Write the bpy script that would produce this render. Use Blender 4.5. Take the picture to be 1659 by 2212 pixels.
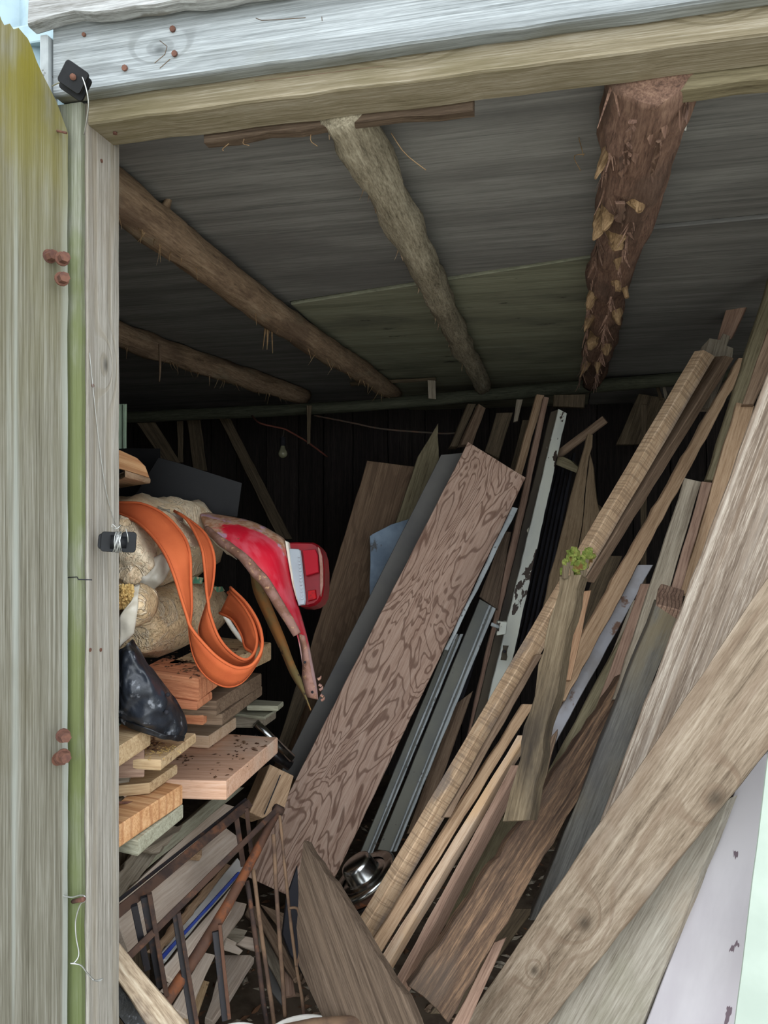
import bpy, math, random
from mathutils import Vector, Matrix, noise
random.seed(7)
for o in list(bpy.data.objects):
    bpy.data.objects.remove(o)
scene = bpy.context.scene
COL = scene.collection

# ------------------------------------------------------------------ camera
CAMZ = 1.4                      # eye height above the shed floor
YAW = math.radians(13.2)        # looking a little to the left of square-on
FPX = 1660.0
cam_d = bpy.data.cameras.new('camera')
cam = bpy.data.objects.new('camera', cam_d)
COL.objects.link(cam)
cam.location = (0, 0, CAMZ)
cam.rotation_euler = (math.radians(90), 0, YAW)
cam_d.sensor_fit = 'VERTICAL'
cam_d.sensor_height = 36.0
cam_d.lens = 36.0 * FPX / 2212.0
cam_d.clip_start = 0.01
scene.camera = cam

# ------------------------------------------------------------------ light: an overcast day, no sun
world = bpy.data.worlds.new('overcast')
scene.world = world
world.use_nodes = True
wn = world.node_tree.nodes['Background']
wn.inputs[0].default_value = (0.90, 0.955, 1.0, 1)
wn.inputs[1].default_value = 1.6
vs = scene.view_settings
vs.view_transform = 'Standard'
vs.look = 'None'
vs.exposure = 1.15
vs.gamma = 1.0
vs.use_curve_mapping = False

# ------------------------------------------------------------------ geometry helpers
CAM = Vector((0, 0, CAMZ))
FWD = Vector((-math.sin(YAW), math.cos(YAW), 0))
RGT = Vector((math.cos(YAW), math.sin(YAW), 0))
UP = Vector((0, 0, 1))

def ray(x, y):
    return FWD + RGT * ((x - 829.5) / FPX) + UP * ((1106 - y) / FPX)
def at(x, y, t):                     # a point seen at pixel x, y at distance t along the view axis
    return CAM + ray(x, y) * t
def atY(x, y, Y):                    # a point seen at pixel x, y on the plane of depth Y
    r = ray(x, y)
    return CAM + r * (Y / r.y)
def hit(p, p0, n):
    r = ray(*p)
    return CAM + r * ((p0 - CAM).dot(n) / r.dot(n))
def crop(ox, oy, s):
    return lambda x, y: (ox + x / s, oy + y / s)
A = crop(0, 0, 2.0); B = crop(830, 0, 2.0); C = crop(240, 250, 2.514); D = crop(240, 830, 3.318)
E = crop(220, 1060, 3.19); F = crop(220, 1450, 3.19); G = crop(220, 1780, 3.19); H = crop(700, 800, 2.765)
I = crop(1150, 500, 3.259); J = crop(1050, 1050, 2.724); K = crop(900, 1550, 2.186); L = crop(560, 1400, 2.765)
Mc = crop(500, 1750, 2.765); Q = crop(740, 1380, 5.53); R = crop(1020, 1380, 5.184); S = crop(1140, 980, 5.184)
T_ = crop(1400, 700, 5.53); U = crop(1000, 820, 5.53); V = crop(470, 1880, 5.53); W = crop(250, 1480, 7.54)
X_ = crop(560, 1180, 5.82); Pc = crop(1150, 130, 3.159); Oc = crop(0, 400, 2.212); Nc = crop(0, 1400, 2.724)

WM = {}
def link(name, mesh, mat, Mw=None, parent=None, label=None, cat=None, group=None, kind=None, smooth=False):
    o = bpy.data.objects.new(name, mesh)
    COL.objects.link(o)
    Mw = Mw or Matrix.Identity(4)
    WM[o] = Mw
    if parent:
        o.parent = parent
        o.matrix_basis = WM[parent].inverted() @ Mw
    else:
        o.matrix_basis = Mw
    if mesh is not None and mat is not None:
        mesh.materials.append(mat)
    if mesh is not None and smooth:
        for p in mesh.polygons:
            p.use_smooth = True
    if label: o['label'] = label
    if cat: o['category'] = cat
    if group: o['group'] = group
    if kind: o['kind'] = kind
    return o
def empty(name, loc, label=None, cat=None, group=None, kind=None):
    return link(name, None, None, Matrix.Translation(loc), None, label, cat, group, kind)
def frame(o, x, z):
    x = x.normalized(); z = (z - x * z.dot(x)).normalized(); y = z.cross(x)
    return Matrix(((x.x, y.x, z.x, o.x), (x.y, y.y, z.y, o.y), (x.z, y.z, z.z, o.z), (0, 0, 0, 1)))
def mesh_from(name, vs_, fs):
    m = bpy.data.meshes.new(name)
    m.from_pydata([tuple(v) for v in vs_], [], fs)
    m.update()
    return m

def slab(name, pts, xdir, n, T, mat, rough=0.0015, bev=0.003, step=0.05, **kw):
    """a board: outline pts (in one plane, normal n toward the viewer), thickness T going away along -n"""
    o = sum(pts, Vector()) / len(pts)
    Mw = frame(o, xdir, n)
    inv = Mw.inverted()
    q = [inv @ p for p in pts]
    area = sum(q[i].x * q[(i+1) % len(q)].y - q[(i+1) % len(q)].x * q[i].y for i in range(len(q)))
    if area < 0: q.reverse()
    ring = []
    for i in range(len(q)):
        a, b = q[i], q[(i+1) % len(q)]
        k = max(1, min(60, int((b - a).length / step))) if rough > 0 else 1
        nrm = Vector((b.y - a.y, a.x - b.x, 0)).normalized()
        for j in range(k):
            p = a.lerp(b, j / k)
            if j:
                p = p + nrm * random.uniform(-1, 0.35) * rough * 1.5
            ring.append(Vector((p.x, p.y, 0)))
    N = len(ring)
    def inset(d):
        out = []
        for i in range(N):
            a, b, c = ring[i-1], ring[i], ring[(i+1) % N]
            n1 = Vector((b.y - a.y, a.x - b.x, 0)).normalized(); n2 = Vector((c.y - b.y, b.x - c.x, 0)).normalized()
            m = n1 + n2
            m = m / max(m.length_squared, 0.4) * 2 if m.length > 1e-6 else n1
            out.append(b - m * d * 0.5 * 1.0)
        return out
    b = min(bev, T * 0.3)
    r0 = inset(b)
    jz = [random.uniform(-1, 1) * rough * 0.5 for _ in range(N)]
    vs_ = [Vector((p.x, p.y, 0)) for p in r0]
    vs_ += [Vector((p.x, p.y, -b + z)) for p, z in zip(ring, jz)]
    vs_ += [Vector((p.x, p.y, -T + b + z)) for p, z in zip(ring, jz)]
    vs_ += [Vector((p.x, p.y, -T)) for p in r0]
    fs = [tuple(range(N)), tuple(reversed(range(3 * N, 4 * N)))]
    for k in range(3):
        for i in range(N):
            j = (i + 1) % N
            fs.append((k*N + i, (k+1)*N + i, (k+1)*N + j, k*N + j))
    return link(name, mesh_from(name, vs_, fs), mat, Mw, **kw)

def turned(p0, p1, turn):
    a = (p1 - p0).normalized()
    v = ((p0 + p1) / 2 - CAM).normalized()
    w0 = v.cross(a).normalized()
    away = (v - a * v.dot(a)).normalized()
    c, s = math.cos(math.radians(turn)), math.sin(math.radians(turn))
    w = w0 * c + away * s
    return a, w.cross(a).normalized()
def plank(name, quad, t0, t1, turn, T, mat, label=None, cat='board', **kw):
    """quad: foot-left, foot-right, top-right, top-left as seen; t0, t1 distance of foot and top; turn>0 shows the left edge"""
    m0 = ((quad[0][0] + quad[1][0]) / 2, (quad[0][1] + quad[1][1]) / 2)
    m1 = ((quad[2][0] + quad[3][0]) / 2, (quad[2][1] + quad[3][1]) / 2)
    p0, p1 = at(*m0, t0), at(*m1, t1)
    a, n = turned(p0, p1, turn)
    if kw.get('parent'): cat = None
    return slab(name, [hit(p, p0, n) for p in quad], a, n, T, mat, label=label, cat=cat, **kw)
def cut(name, poly, a0, a1, turn, T, mat, label=None, cat='board', **kw):
    """as plank, with any outline; a0, a1 = (x, y, t) of its axis"""
    p0, p1 = at(*a0), at(*a1)
    a, n = turned(p0, p1, turn)
    if kw.get('parent'): cat = None
    return slab(name, [hit(p, p0, n) for p in poly], a, n, T, mat, label=label, cat=cat, **kw)
def lying(name, poly, z, T, mat, label=None, cat='board', xi=(0, 1), **kw):
    """a board lying level: poly = outline of its upper face, z relative to the eye"""
    p0 = Vector((0, 0, CAMZ + z))
    pts = [hit(p, p0, UP) for p in poly]
    if kw.get('parent'): cat = None
    return slab(name, pts, pts[xi[1]] - pts[xi[0]], UP, T, mat, label=label, cat=cat, **kw)
def boxm(name, lo, hi, mat, rough=0.0, bev=0.002, xdir=None, **kw):
    """axis-aligned board; grain along its longest side"""
    lo, hi = Vector(lo), Vector(hi); d = hi - lo
    ax = max(range(3), key=lambda i: d[i]); th = min(range(3), key=lambda i: d[i])
    x = Vector((0, 0, 0)); x[ax] = 1
    n = Vector((0, 0, 0)); n[th] = -1 if th == 1 else 1
    oth = 3 - ax - th
    face = hi[th] if n[th] > 0 else lo[th]
    pts = []
    for u, v in ((0, 0), (1, 0), (1, 1), (0, 1)):
        p = Vector((0, 0, 0)); p[th] = face
        p[ax] = (lo[ax], hi[ax])[u]; p[oth] = (lo[oth], hi[oth])[v]
        pts.append(p)
    return slab(name, pts, x, n, d[th], mat, rough=rough, bev=bev, **kw)

def tube_geo(path, rad, sides=10, amp=0.0, freq=12.0, cap=True, stretch=0.25, seed=0.0, flat=1.0):
    """path in local coordinates"""
    vs_, fs = [], []
    n = len(path)
    prev = None
    for i, p in enumerate(path):
        d = (path[min(i+1, n-1)] - path[max(i-1, 0)]).normalized()
        ref = prev if prev is not None else (Vector((0, 0, 1)) if abs(d.z) < 0.9 else Vector((1, 0, 0)))
        u = (ref - d * ref.dot(d)).normalized(); prev = u
        w = d.cross(u)
        r = rad[i] if isinstance(rad, (list, tuple)) else rad
        for k in range(sides):
            th = 2 * math.pi * k / sides
            c, s = math.cos(th), math.sin(th)
            rr = r
            if amp:
                rr += amp * noise.noise(Vector((p.x * freq * stretch + seed, c * r * freq + seed * 3, s * r * freq))) \
                    + amp * 0.5 * noise.noise(Vector((p.x * freq * stretch * 3, c * r * freq * 3 + seed, s * r * freq * 3)))
            vs_.append(p + u * (c * rr) + w * (s * rr * flat))
    for i in range(n - 1):
        for k in range(sides):
            j = (k + 1) % sides
            fs.append((i*sides + k, i*sides + j, (i+1)*sides + j, (i+1)*sides + k))
    if cap:
        fs.append(tuple(reversed(range(sides)))); fs.append(tuple(range((n-1)*sides, n*sides)))
    return vs_, fs
def spline(pts, n):
    """Catmull-Rom through pts, n samples"""
    out = []
    P = [pts[0] * 2 - pts[1]] + list(pts) + [pts[-1] * 2 - pts[-2]]
    m = len(pts) - 1
    for k in range(n):
        f = k / (n - 1) * m
        i = min(int(f), m - 1); t = f - i
        a, b, c, d = P[i], P[i+1], P[i+2], P[i+3]
        out.append(0.5 * ((2*b) + (c - a)*t + (2*a - 5*b + 4*c - d)*t*t + (3*b - a - 3*c + d)*t**3))
    return out
def tube(name, pts, rad, mat, sides=10, n=0, amp=0.0, freq=12.0, smooth=True, seed=0.0, flat=1.0, stretch=0.25, **kw):
    path = spline(pts, n) if n and len(pts) > 1 else pts
    if isinstance(rad, (list, tuple)) and len(rad) != len(path):
        m = len(rad) - 1
        rad = [rad[min(int(f), m-1)] + (rad[min(int(f), m-1)+1] - rad[min(int(f), m-1)]) * (f - min(int(f), m-1))
               for f in [k / (len(path)-1) * m for k in range(len(path))]]
    ax = path[-1] - path[0]
    if ax.length < 1e-5: ax = Vector((1, 0, 0))
    Mw = frame(path[0], ax, Vector((0.13, -0.5, 0.85)))
    inv = Mw.inverted()
    v, f = tube_geo([inv @ p for p in path], rad, sides, amp, freq, True, stretch, seed, flat)
    return link(name, mesh_from(name, v, f), mat, Mw, smooth=smooth, **kw)
def bar(name, p0, p1, w, h, mat, zref=None, **kw):
    """a straight bar of rectangular section w x h"""
    a = p1 - p0
    v = ((p0 + p1) / 2 - CAM)
    n = -(v - a.normalized() * v.dot(a.normalized())).normalized() if zref is None else zref
    Mw = frame(p0, a, n)
    Ln = a.length
    r = min(w, h) * 0.12
    prof = [(-w/2 + r, h/2), (w/2 - r, h/2), (w/2, h/2 - r), (w/2, -h/2 + r), (w/2 - r, -h/2), (-w/2 + r, -h/2), (-w/2, -h/2 + r), (-w/2, h/2 - r)]
    k = max(2, int(Ln / 0.06))
    vs_, fs = [], []
    for i in range(k + 1):
        for y, z in prof:
            j = random.uniform(-1, 1) * min(w, h) * 0.03
            vs_.append((Ln * i / k, y + j, z + j))
    for i in range(k):
        for a_ in range(8):
            b_ = (a_ + 1) % 8
            fs.append((i*8 + a_, (i+1)*8 + a_, (i+1)*8 + b_, i*8 + b_))
    fs.append(tuple(range(8))); fs.append(tuple(reversed(range(k*8, k*8 + 8))))
    return link(name, mesh_from(name, vs_, fs), mat, Mw, **kw)
def grid_mesh(rows, closed=False):
    """rows: list of equal-length point lists"""
    m, n = len(rows), len(rows[0])
    vs_ = [p for r in rows for p in r]
    fs = []
    for i in range(m - 1):
        for j in range(n - 1 + (1 if closed else 0)):
            k = (j + 1) % n
            fs.append((i*n + j, i*n + k, (i+1)*n + k, (i+1)*n + j))
    return vs_, fs
def sheet(name, rows, T, mat, flip=False, smooth=True, xdir=None, **kw):
    """a curved sheet of thickness T from a grid of world points"""
    m, n = len(rows), len(rows[0])
    vs_, fs = grid_mesh(rows)
    nr = []
    for i in range(m):
        for j in range(n):
            a = rows[min(i+1, m-1)][j] - rows[max(i-1, 0)][j]; b = rows[i][min(j+1, n-1)] - rows[i][max(j-1, 0)]
            c = a.cross(b)
            c = c.normalized() if c.length > 1e-9 else Vector((0, 0, 1))
            nr.append(-c if flip else c)
    N = len(vs_)
    back = [p - q * T for p, q in zip(vs_, nr)]
    F2 = [tuple(N + k for k in reversed(f)) for f in fs]
    rim = [i*n for i in range(m)] + [(m-1)*n + j for j in range(1, n)] + [i*n + n-1 for i in range(m-2, -1, -1)] + [j for j in range(n-2, 0, -1)]
    F3 = [(rim[i], rim[(i+1) % len(rim)], N + rim[(i+1) % len(rim)], N + rim[i]) for i in range(len(rim))]
    o = vs_[0].copy()
    xd = xdir or (rows[-1][0] - rows[0][0])
    Mw = frame(o, xd, nr[0])
    inv = Mw.inverted()
    me = mesh_from(name, [inv @ p for p in vs_ + back], fs + F2 + F3)
    import bmesh
    bm = bmesh.new(); bm.from_mesh(me); bmesh.ops.recalc_face_normals(bm, faces=bm.faces); bm.to_mesh(me); bm.free()
    return link(name, me, mat, Mw, smooth=smooth, **kw)

# ------------------------------------------------------------------ materials
def lin(c):
    f = lambda v: v / 12.92 if v <= 0.04045 else ((v + 0.055) / 1.055) ** 2.4
    return tuple(f(v / 255.0) for v in c) + (1.0,)
class NT:
    def __init__(s, name):
        s.m = bpy.data.materials.new(name); s.m.use_nodes = True
        s.t = s.m.node_tree; s.t.nodes.clear()
        s.out = s.n('ShaderNodeOutputMaterial'); s.b = s.n('ShaderNodeBsdfPrincipled')
        s.l(s.b.outputs[0], s.out.inputs[0])
    def n(s, ty, **kw):
        x = s.t.nodes.new(ty)
        for k, v in kw.items(): setattr(x, k, v)
        return x
    def l(s, a, b): s.t.links.new(a, b)
    def put(s, sock, v):
        if hasattr(v, 'is_output') or isinstance(v, bpy.types.NodeSocket): s.l(v, sock)
        else: sock.default_value = v
    def math(s, op, a, b=None, clamp=False):
        x = s.n('ShaderNodeMath', operation=op); x.use_clamp = clamp
        s.put(x.inputs[0], a)
        if b is not None: s.put(x.inputs[1], b)
        return x.outputs[0]
    def mix(s, f, a, b, mode='MIX'):
        x = s.n('ShaderNodeMix', data_type='RGBA', blend_type=mode)
        s.put(x.inputs[0], f); s.put(x.inputs[6], a); s.put(x.inputs[7], b)
        return x.outputs[2]
    def noise(s, vec, scale, detail=4, rough=0.55, dist=0.0):
        x = s.n('ShaderNodeTexNoise'); s.l(vec, x.inputs['Vector'])
        x.inputs['Scale'].default_value = scale; x.inputs['Detail'].default_value = detail
        x.inputs['Roughness'].default_value = rough; x.inputs['Distortion'].default_value = dist
        return x.outputs[0]
    def scale(s, vec, sc):
        x = s.n('ShaderNodeVectorMath', operation='MULTIPLY'); s.l(vec, x.inputs[0]); x.inputs[1].default_value = sc
        return x.outputs[0]
    def range(s, v, a, b, c=0.0, d=1.0, smooth=True):
        x = s.n('ShaderNodeMapRange'); x.interpolation_type = 'SMOOTHSTEP' if smooth else 'LINEAR'
        s.put(x.inputs[0], v)
        for i, q in enumerate((a, b, c, d)): x.inputs[1+i].default_value = q
        return x.outputs[0]
    def coords(s, vary=True):
        tc = s.n('ShaderNodeTexCoord')
        s.obj = tc.outputs['Object']
        if not vary: return s.obj
        oi = s.n('ShaderNodeObjectInfo')
        k = s.math('MULTIPLY', oi.outputs['Random'], 37.0)
        s.rand = oi.outputs['Random']
        x = s.n('ShaderNodeVectorMath', operation='ADD'); s.l(s.obj, x.inputs[0]); s.l(k, x.inputs[1])
        return x.outputs[0]
    def bump(s, h, strength, dist=0.002):
        x = s.n('ShaderNodeBump'); x.inputs['Strength'].default_value = strength; x.inputs['Distance'].default_value = dist
        s.l(h, x.inputs['Height']); s.l(x.outputs[0], s.b.inputs['Normal'])
    def fin(s, col, rough=0.8, spec=0.25, metal=0.0):
        s.put(s.b.inputs['Base Color'], col); s.put(s.b.inputs['Roughness'], rough)
        s.b.inputs['Specular IOR Level'].default_value = spec; s.b.inputs['Metallic'].default_value = metal
        return s.m

def wood(name, c1, c2, c3, along=2.0, across=70.0, ring=None, blotch=None, knots=(), saw=None, tints=(), streak=None,
         bump=0.5, rough=0.85, vary=0.10, fib=1.0, spots=None, sat=0.85, rsc=(1.1, 7.0), rlo=0.35):
    """c1 dark, c2 mid, c3 light fibre colours; local x runs along the grain"""
    k = NT(name); v = k.coords()
    f0 = k.noise(k.scale(v, (along, across, across)), 1.0, 3, 0.6, 0.3)
    f = k.noise(k.scale(v, (along * 2.2, across * 3.4, across * 3.4)), 1.0, 5, 0.7, 0.25)
    f2 = k.noise(k.scale(v, (along * 12, across * 8, across * 8)), 1.0, 3, 0.7)
    fm = k.math('ADD', k.math('ADD', k.math('MULTIPLY', f, 0.45), k.math('MULTIPLY', f2, 0.33)), k.math('MULTIPLY', f0, 0.22))
    r = k.n('ShaderNodeValToRGB'); k.l(fm, r.inputs[0])
    e = r.color_ramp.elements
    sp = 0.125 * fib
    e[0].position = 0.5 - sp; e[0].color = lin(c1); e[1].position = 0.5 + sp; e[1].color = lin(c3)
    x = e.new(0.5); x.color = lin(c2)
    col = r.outputs[0]; h = fm
    sep = k.n('ShaderNodeSeparateXYZ'); k.l(k.obj, sep.inputs[0])
    kdark = None; kph = None
    for kx, ky, kr in knots:
        dx = k.math('MULTIPLY', k.math('SUBTRACT', sep.outputs[0], kx), 0.55)
        dy = k.math('SUBTRACT', sep.outputs[1], ky)
        d2 = k.math('ADD', k.math('MULTIPLY', dx, dx), k.math('MULTIPLY', dy, dy))
        g = k.math('EXPONENT', k.math('MULTIPLY', d2, -1.0 / (kr * kr * 4)))
        kph = g if kph is None else k.math('ADD', kph, g)
        g2 = k.math('EXPONENT', k.math('MULTIPLY', d2, -1.0 / (kr * kr * 0.35)))
        kdark = g2 if kdark is None else k.math('ADD', kdark, g2)
    if ring:
        st, fr, wob, rc = ring
        big = k.noise(k.scale(v, (rsc[0], rsc[1], rsc[1])), 1.0, 3, 0.5, 0.6)
        ph = k.math('ADD', k.math('MULTIPLY', big, wob), k.math('MULTIPLY', sep.outputs[1], fr))
        if kph is not None: ph = k.math('ADD', ph, k.math('MULTIPLY', kph, 2.0))
        sn = k.math('SINE', k.math('MULTIPLY', ph, 6.283))
        ln = k.range(sn, rlo, 1.0)
        col = k.mix(k.math('MULTIPLY', ln, st), col, lin(rc)); h = k.math('ADD', h, k.math('MULTIPLY', ln, -0.45))
    if kdark is not None:
        col = k.mix(k.math('MULTIPLY', kdark, 0.75, True), col, lin(tuple(c * 0.55 for c in c1)))
        h = k.math('SUBTRACT', h, k.math('MULTIPLY', kdark, 0.8))
    if streak:
        st, ac, sc = streak
        q = k.noise(k.scale(v, (0.7, ac, ac)), 1.0, 2, 0.5)
        col = k.mix(k.range(q, 0.5, 0.68, 0.0, st), col, lin(sc))
    if saw:
        st, fr, sc = saw
        w = k.noise(k.scale(v, (fr, 9.0, 9.0)), 1.0, 2, 0.5)
        col = k.mix(k.range(w, 0.5, 0.62, 0, st), col, lin(sc)); h = k.math('ADD', h, k.math('MULTIPLY', w, 1.2))
    for st, sc, cc, lo, hi in ([] if blotch is None else blotch if isinstance(blotch, list) else [blotch]):
        q = k.noise(k.scale(v, (sc * 0.45, sc, sc)), 1.0, 5, 0.6)
        col = k.mix(k.range(q, lo, hi, 0.0, st), col, lin(cc))
    if spots:
        st, sc, cc = spots
        q = k.noise(v, sc, 3, 0.6)
        col = k.mix(k.range(q, 0.66, 0.72, 0.0, st), col, lin(cc))
    for cc, axis, lo, hi, st, nsc in tints:
        mk = k.range(sep.outputs[axis], lo, hi)
        q = k.range(k.noise(k.scale(v, (nsc * 0.3, nsc, nsc)), 1.0, 4, 0.6), 0.3, 0.65)
        col = k.mix(k.math('MULTIPLY', k.math('MULTIPLY', mk, q), st), col, lin(cc))
    if True:
        hsv = k.n('ShaderNodeHueSaturation'); hsv.inputs['Saturation'].default_value = sat
        k.l(k.math('ADD', k.math('MULTIPLY', k.rand, vary * 2), 1.0 - vary), hsv.inputs['Value']); k.l(col, hsv.inputs['Color'])
        col = hsv.outputs[0]
    k.bump(h, bump, 0.0015)
    return k.fin(col, rough, 0.2)
def plain(name, c, c2=None, sc=8.0, rough=0.6, spec=0.4, metal=0.0, bump=0.0, lo=0.4, hi=0.65, c3=None, sc3=30.0, lo3=0.55, hi3=0.65, stretch=(1, 1, 1), det=5, bsc=None):
    k = NT(name); v = k.scale(k.coords(), stretch)
    col = lin(c)
    q = k.noise(v, sc, det, 0.6)
    if c2: col = k.mix(k.range(q, lo, hi), col, lin(c2))
    if c3: col = k.mix(k.range(k.noise(v, sc3, 4, 0.6), lo3, hi3), col, lin(c3))
    if bump: k.bump(q if bsc is None else k.noise(v, bsc, 5, 0.6), bump, 0.003)
    return k.fin(col, rough, spec, metal)
# wood and other surfaces
MT = {}
MT['header'] = wood('weathered_silver_board', (98, 103, 104), (139, 145, 147), (172, 178, 181), 1.6, 85, ring=(0.35, 14, 1.6, (92, 96, 96)),
    blotch=[(0.3, 7, (118, 118, 104), 0.54, 0.72), (0.25, 3, (104, 104, 100), 0.5, 0.75)], knots=[(-0.948, -0.012, 0.012)], bump=0.7, vary=0.03,
    tints=[((96, 92, 72), 2, -0.004, -0.012, 0.9, 8)], sat=0.9)
MT['siding'] = wood('peeling_siding_board', (100, 98, 92), (146, 147, 146), (182, 184, 184), 2.5, 60, blotch=[(0.8, 16, (104, 100, 90), 0.52, 0.6)], bump=0.8, vary=0.02)
MT['beam'] = wood('header_beam_wood', (104, 97, 82), (138, 130, 114), (168, 162, 150), 1.8, 75, ring=(0.45, 30, 1.0, (98, 90, 74)),
    blotch=[(0.5, 5, (104, 98, 78), 0.5, 0.66)], knots=[(-0.6, 0.0, 0.014), (-0.2, -0.004, 0.01)], bump=0.6, vary=0.03, sat=1.25)
MT['post'] = wood('weathered_post', (112, 108, 101), (152, 148, 140), (184, 181, 175), 1.8, 90, ring=(0.3, 22, 1.3, (140, 130, 112)),
    knots=[(0.62, -0.005, 0.012)], blotch=[(0.35, 5, (128, 114, 94), 0.5, 0.7)], bump=0.7, vary=0.02, streak=(0.4, 40, (110, 104, 95)), sat=1.15)
MT['post_moss'] = wood('mossy_post_face', (92, 94, 80), (122, 124, 110), (150, 152, 140), 1.8, 90,
    blotch=[(0.85, 5, (96, 104, 62), 0.42, 0.58)], streak=(0.3, 50, (98, 104, 74)), bump=0.6, vary=0.0,
    tints=[((86, 98, 50), 0, 0.35, -0.5, 0.85, 5)], sat=1.0)
MT['door'] = wood('door_board_streaked', (76, 73, 62), (106, 103, 92), (136, 135, 126), 0.9, 70, streak=(0.75, 42, (146, 150, 144)),
    blotch=[(0.4, 4, (86, 80, 60), 0.5, 0.66)], bump=0.9, vary=0.0,
    tints=[((108, 100, 36), 0, -0.12, 0.2, 0.9, 16), ((100, 96, 56), 0, -0.7, 0.1, 0.35, 14)], sat=1.05)
MT['rafter_bark'] = wood('grey_bark', (88, 80, 64), (142, 132, 110), (178, 168, 144), 5, 42, blotch=[(0.5, 9, (96, 84, 64), 0.5, 0.65)], bump=1.0, vary=0.05)
MT['rafter_tan'] = wood('peeled_log', (100, 76, 50), (144, 112, 76), (172, 142, 104), 3, 30, blotch=[(0.6, 7, (96, 70, 50), 0.48, 0.62), (0.4, 12, (150, 140, 110), 0.56, 0.7)], bump=0.8, vary=0.05, sat=0.75)
MT['rafter_red'] = wood('shaggy_cedar_bark', (78, 52, 40), (122, 84, 62), (152, 112, 84), 3, 40, blotch=[(0.6, 8, (72, 54, 44), 0.48, 0.62)], bump=1.0, vary=0.05, sat=0.75)
MT['stub'] = wood('cut_branch_stub', (88, 64, 38), (132, 102, 64), (160, 130, 88), 4, 40, bump=0.6)
MT['ceiling'] = wood('roof_plywood_grey', (104, 104, 102), (134, 133, 128), (152, 151, 146), 1.0, 26, ring=(0.25, 4, 1.5, (96, 94, 90)),
    blotch=[(0.5, 3, (100, 98, 96), 0.45, 0.65)], streak=(0.45, 12, (96, 94, 92)), bump=0.25, vary=0.05, sat=0.5)
MT['ceiling2'] = wood('roof_plywood_greenish', (116, 118, 98), (146, 148, 124), (164, 166, 142), 1.0, 26, ring=(0.25, 4, 1.5, (106, 108, 86)),
    blotch=[(0.6, 4, (98, 98, 86), 0.45, 0.65), (0.8, 16, (64, 62, 56), 0.64, 0.70)], bump=0.25, vary=0.05)
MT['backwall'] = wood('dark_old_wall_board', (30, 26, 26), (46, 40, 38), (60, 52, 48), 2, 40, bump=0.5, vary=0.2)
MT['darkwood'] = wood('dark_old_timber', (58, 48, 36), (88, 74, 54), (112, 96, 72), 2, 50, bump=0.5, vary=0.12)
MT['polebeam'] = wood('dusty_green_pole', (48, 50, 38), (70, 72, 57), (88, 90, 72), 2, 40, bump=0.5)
MT['ply'] = wood('fir_plywood', (150, 119, 103), (182, 153, 136), (198, 173, 157), 2, 60, ring=(0.7, 6, 19.0, (98, 68, 54)), rsc=(2.6, 8.5), rlo=0.25, blotch=[(0.3, 3, (120, 100, 90), 0.5, 0.7)], bump=0.2, vary=0.0, rough=0.7, sat=1.0)
MT['ply_dark'] = wood('old_dark_plywood', (88, 68, 50), (118, 92, 68), (138, 112, 84), 1.4, 60, ring=(0.4, 4, 6.0, (80, 60, 44)), rsc=(2.5, 10), bump=0.2, vary=0.05)
MT['greyboard'] = plain('grey_hardboard', (108, 106, 103), (94, 93, 93), 3, rough=0.75, spec=0.2)
MT['trimgrey'] = plain('grey_painted_moulding', (112, 112, 102), (96, 98, 94), 5, rough=0.6, c3=(70, 68, 64), sc3=60, lo3=0.66, hi3=0.7)
MT['trimlight'] = plain('pale_grey_painted_edge', (170, 176, 178), (150, 156, 158), 14, rough=0.6, c3=(104, 104, 100), sc3=70, lo3=0.62, hi3=0.66)
MT['bluepanel'] = plain('worn_pale_blue_paint', (138, 158, 178), (112, 130, 150), 7, rough=0.6, c3=(84, 84, 84), sc3=12, lo3=0.6, hi3=0.66)
MT['whitepaint'] = plain('flaking_cream_paint', (206, 208, 196), (186, 190, 184), 6, rough=0.55, c3=(58, 46, 38), sc3=20, lo3=0.60, hi3=0.615, stretch=(0.45, 1, 1))
MT['flakydark'] = plain('paint_flaked_dark_edge', (74, 66, 54), (50, 44, 38), 6, rough=0.8, c3=(190, 188, 170), sc3=22, lo3=0.63, hi3=0.66, stretch=(0.3, 1, 1))
MT['fresh'] = wood('fresh_sawn_lumber', (186, 146, 104), (214, 178, 134), (230, 198, 158), 2, 45, ring=(0.3, 16, 1.0, (190, 148, 104)), bump=0.3, vary=0.04, sat=1.0)
MT['fresh2'] = wood('pale_sawn_lumber', (200, 166, 134), (226, 198, 168), (238, 216, 192), 2, 40, ring=(0.25, 14, 1.0, (196, 158, 122)), bump=0.3, vary=0.04,
    spots=(0.2, 38, (150, 104, 80)), sat=1.0)
MT['pinkish'] = wood('pink_sawn_plank', (196, 148, 120), (222, 178, 150), (234, 198, 174), 2, 40, blotch=[(0.6, 4, (226, 208, 190), 0.5, 0.66)], bump=0.3, vary=0.0, spots=(0.2, 30, (150, 100, 76)), sat=1.0)
MT['orange'] = wood('orange_cedar_plank', (168, 92, 52), (200, 122, 74), (216, 148, 100), 3, 45, ring=(0.4, 30, 1.2, (150, 78, 42)), bump=0.5, vary=0.05, spots=(0.45, 44, (84, 56, 42)), sat=0.9)
MT['yellowpine'] = wood('orange_brown_pine', (166, 112, 64), (200, 148, 96), (216, 172, 124), 2, 40, ring=(0.5, 40, 1.5, (158, 98, 52)), blotch=[(0.5, 6, (222, 200, 168), 0.55, 0.68)], bump=0.3, vary=0.03, sat=0.92)
MT['dustplank'] = wood('dusty_tan_plank', (148, 118, 84), (184, 156, 118), (206, 182, 146), 2, 40, bump=0.4, vary=0.05, spots=(0.6, 40, (90, 56, 36)), sat=0.95)
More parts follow.
